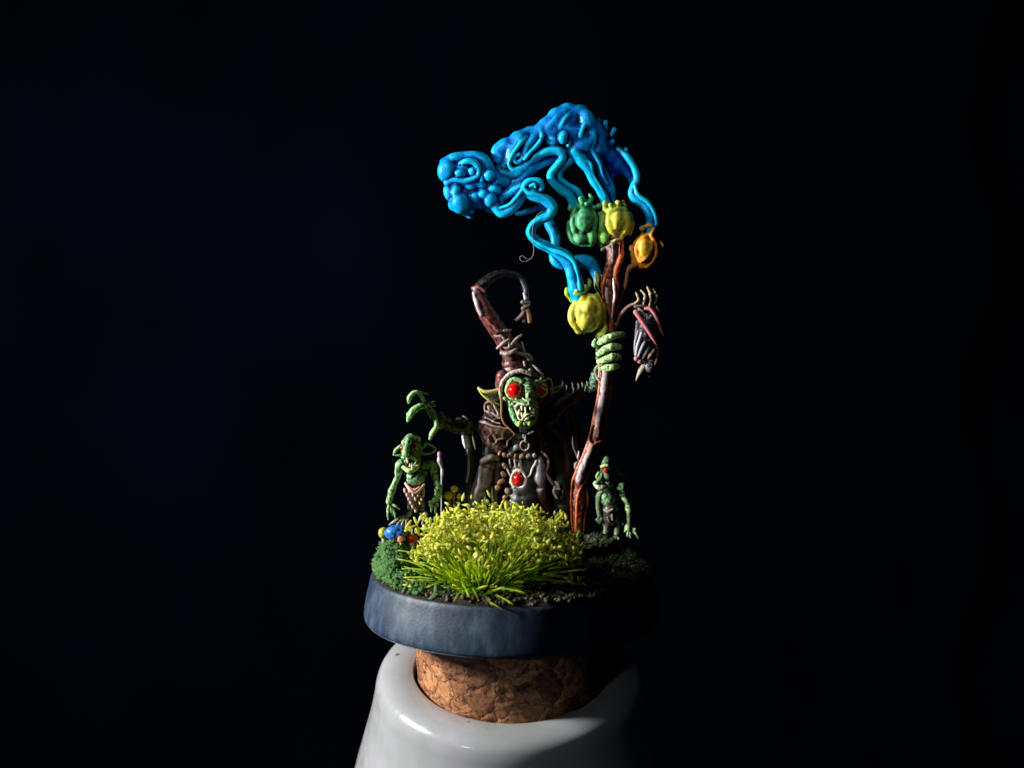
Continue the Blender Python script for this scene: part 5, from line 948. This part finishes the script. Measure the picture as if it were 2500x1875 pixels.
    for k in range(12):
        VV, FF, CC = [], [], []; n = 0
        for q in range(rng.integers(6, 10)):
            off = rng.normal(size=3)*[.05, .05, .075]; Q = np.linalg.qr(rng.normal(size=(3, 3)))[0]
            v = (sv*rng.uniform(.75, 1.25, (len(sv), 1))*rng.choice([[.014, .020, .062], [.020, .028, .040], [.012, .015, .05]]))@Q*rng.uniform(.6, 1.3)+off; VV.append(v); FF.append(sf+n); n += len(v)
            cc = np.array([1, 1, 1])*rng.uniform(.75, 1.15); 
            if rng.random() < .25: cc = np.array([.65, .85, 1.2])
            if rng.random() < .12: cc = np.array([1.0, 1.02, 3.2])
            CC.append(np.tile(cc, (len(v), 1)))
        me = mesh_np('blossom', np.concatenate(VV), np.concatenate(FF), True, np.concatenate(CC)); me.materials.append(mf); shapes.append(me)
    # stray blossoms by the staff's foot and low in front
    extra = [(1540, 330), (1520, 340), (1650, 470), (1620, 500), (1690, 490), (1640, 590), (1720, 610), (1740, 560), (1700, 590), (1300, 580), (1390, 580), (1400, 560), (1000, 620), (1020, 610), (690, 820), (630, 870), (330, 810), (850, 820), (780, 870), (1730, 460), (1670, 400), (350, 350), (440, 350), (430, 270)]
    for x, y in extra: flowers.append((fG(x, y, c[1]-.2+(.8 if y < 500 else 0)), np.array([.2, -.3, .9]), .5))
    flowers.sort(key=lambda f: f[0][1]-.6*f[0][2])
    VV, FF, CC = [], [], []; nv = 0
    for i, (p, d, e) in enumerate(flowers):
        me = shapes[rng.integers(12)]; rot = Vector(d.tolist()).to_track_quat('Z', 'Y').to_euler(); sc = float(rng.uniform(1.1, 2.1))
        if i < 300:
            o = bpy.data.objects.new('blossom', me); COL.objects.link(o); o.parent = t; o.location = (p-c).tolist(); o.rotation_euler = (rot[0], rot[1], float(rng.uniform(0, 6.28))); o.scale = (sc,)*3
        else:
            n = len(me.vertices); co = np.empty(n*3, np.float32); me.vertices.foreach_get('co', co); co = co.reshape(-1, 3)@np.linalg.qr(rng.normal(size=(3, 3)))[0]*sc+p
            f = np.empty(len(me.polygons)*3, np.int32); me.loops.foreach_get('vertex_index', f); cl = np.empty(n*4, np.float32); me.color_attributes['Col'].data.foreach_get('color', cl)
            VV.append(co); FF.append(f.reshape(-1, 3)+nv); CC.append(cl.reshape(-1, 4)[:, :3]); nv += n
    if VV: o = link('blossoms', mesh_np('blossoms', np.concatenate(VV), np.concatenate(FF), True, np.concatenate(CC)), mf, t); o['kind'] = 'stuff'
    print('flowers', len(flowers), 'blades', len(allb))
tuft()

# =================================================================== STRAY FIBRE
def fibre(name, label, rows, r, c):
    pts, _ = crom([fA(x, y, Y) for x, y, Y in rows], [1]*len(rows), .05); V, F = loft([(p, r) for p in pts], lambda a, u: np.ones_like(a), 6, 10)
    m, N, b = nt('pale_fibre'); b.inputs['Base Color'].default_value = (*c, 1); b.inputs['Roughness'].default_value = .5
    n = node(N, 'ShaderNodeTexNoise', Scale=30.0); rr = ramp(N, n.outputs[0], [(.3, tuple(x*.6 for x in c)), (.7, c)]); N.links.new(rr.outputs[0], b.inputs['Base Color'])
    tag(link(name, mesh_np(name, V, F), m, origin=pts[0]), label, 'fibre')
fibre('stray_fibre', 'thin pale curled fibre hanging below the blue smoke, left of the staff', [(1010, 1010, -.25), (960, 1040, -.3), (925, 1120, -.3), (915, 1230, -.32), (928, 1330, -.32), (915, 1405, -.3), (860, 1440, -.3), (820, 1435, -.3), (808, 1405, -.3), (835, 1392, -.3), (870, 1420, -.3), (900, 1415, -.28)], .006, (.4, .42, .45))
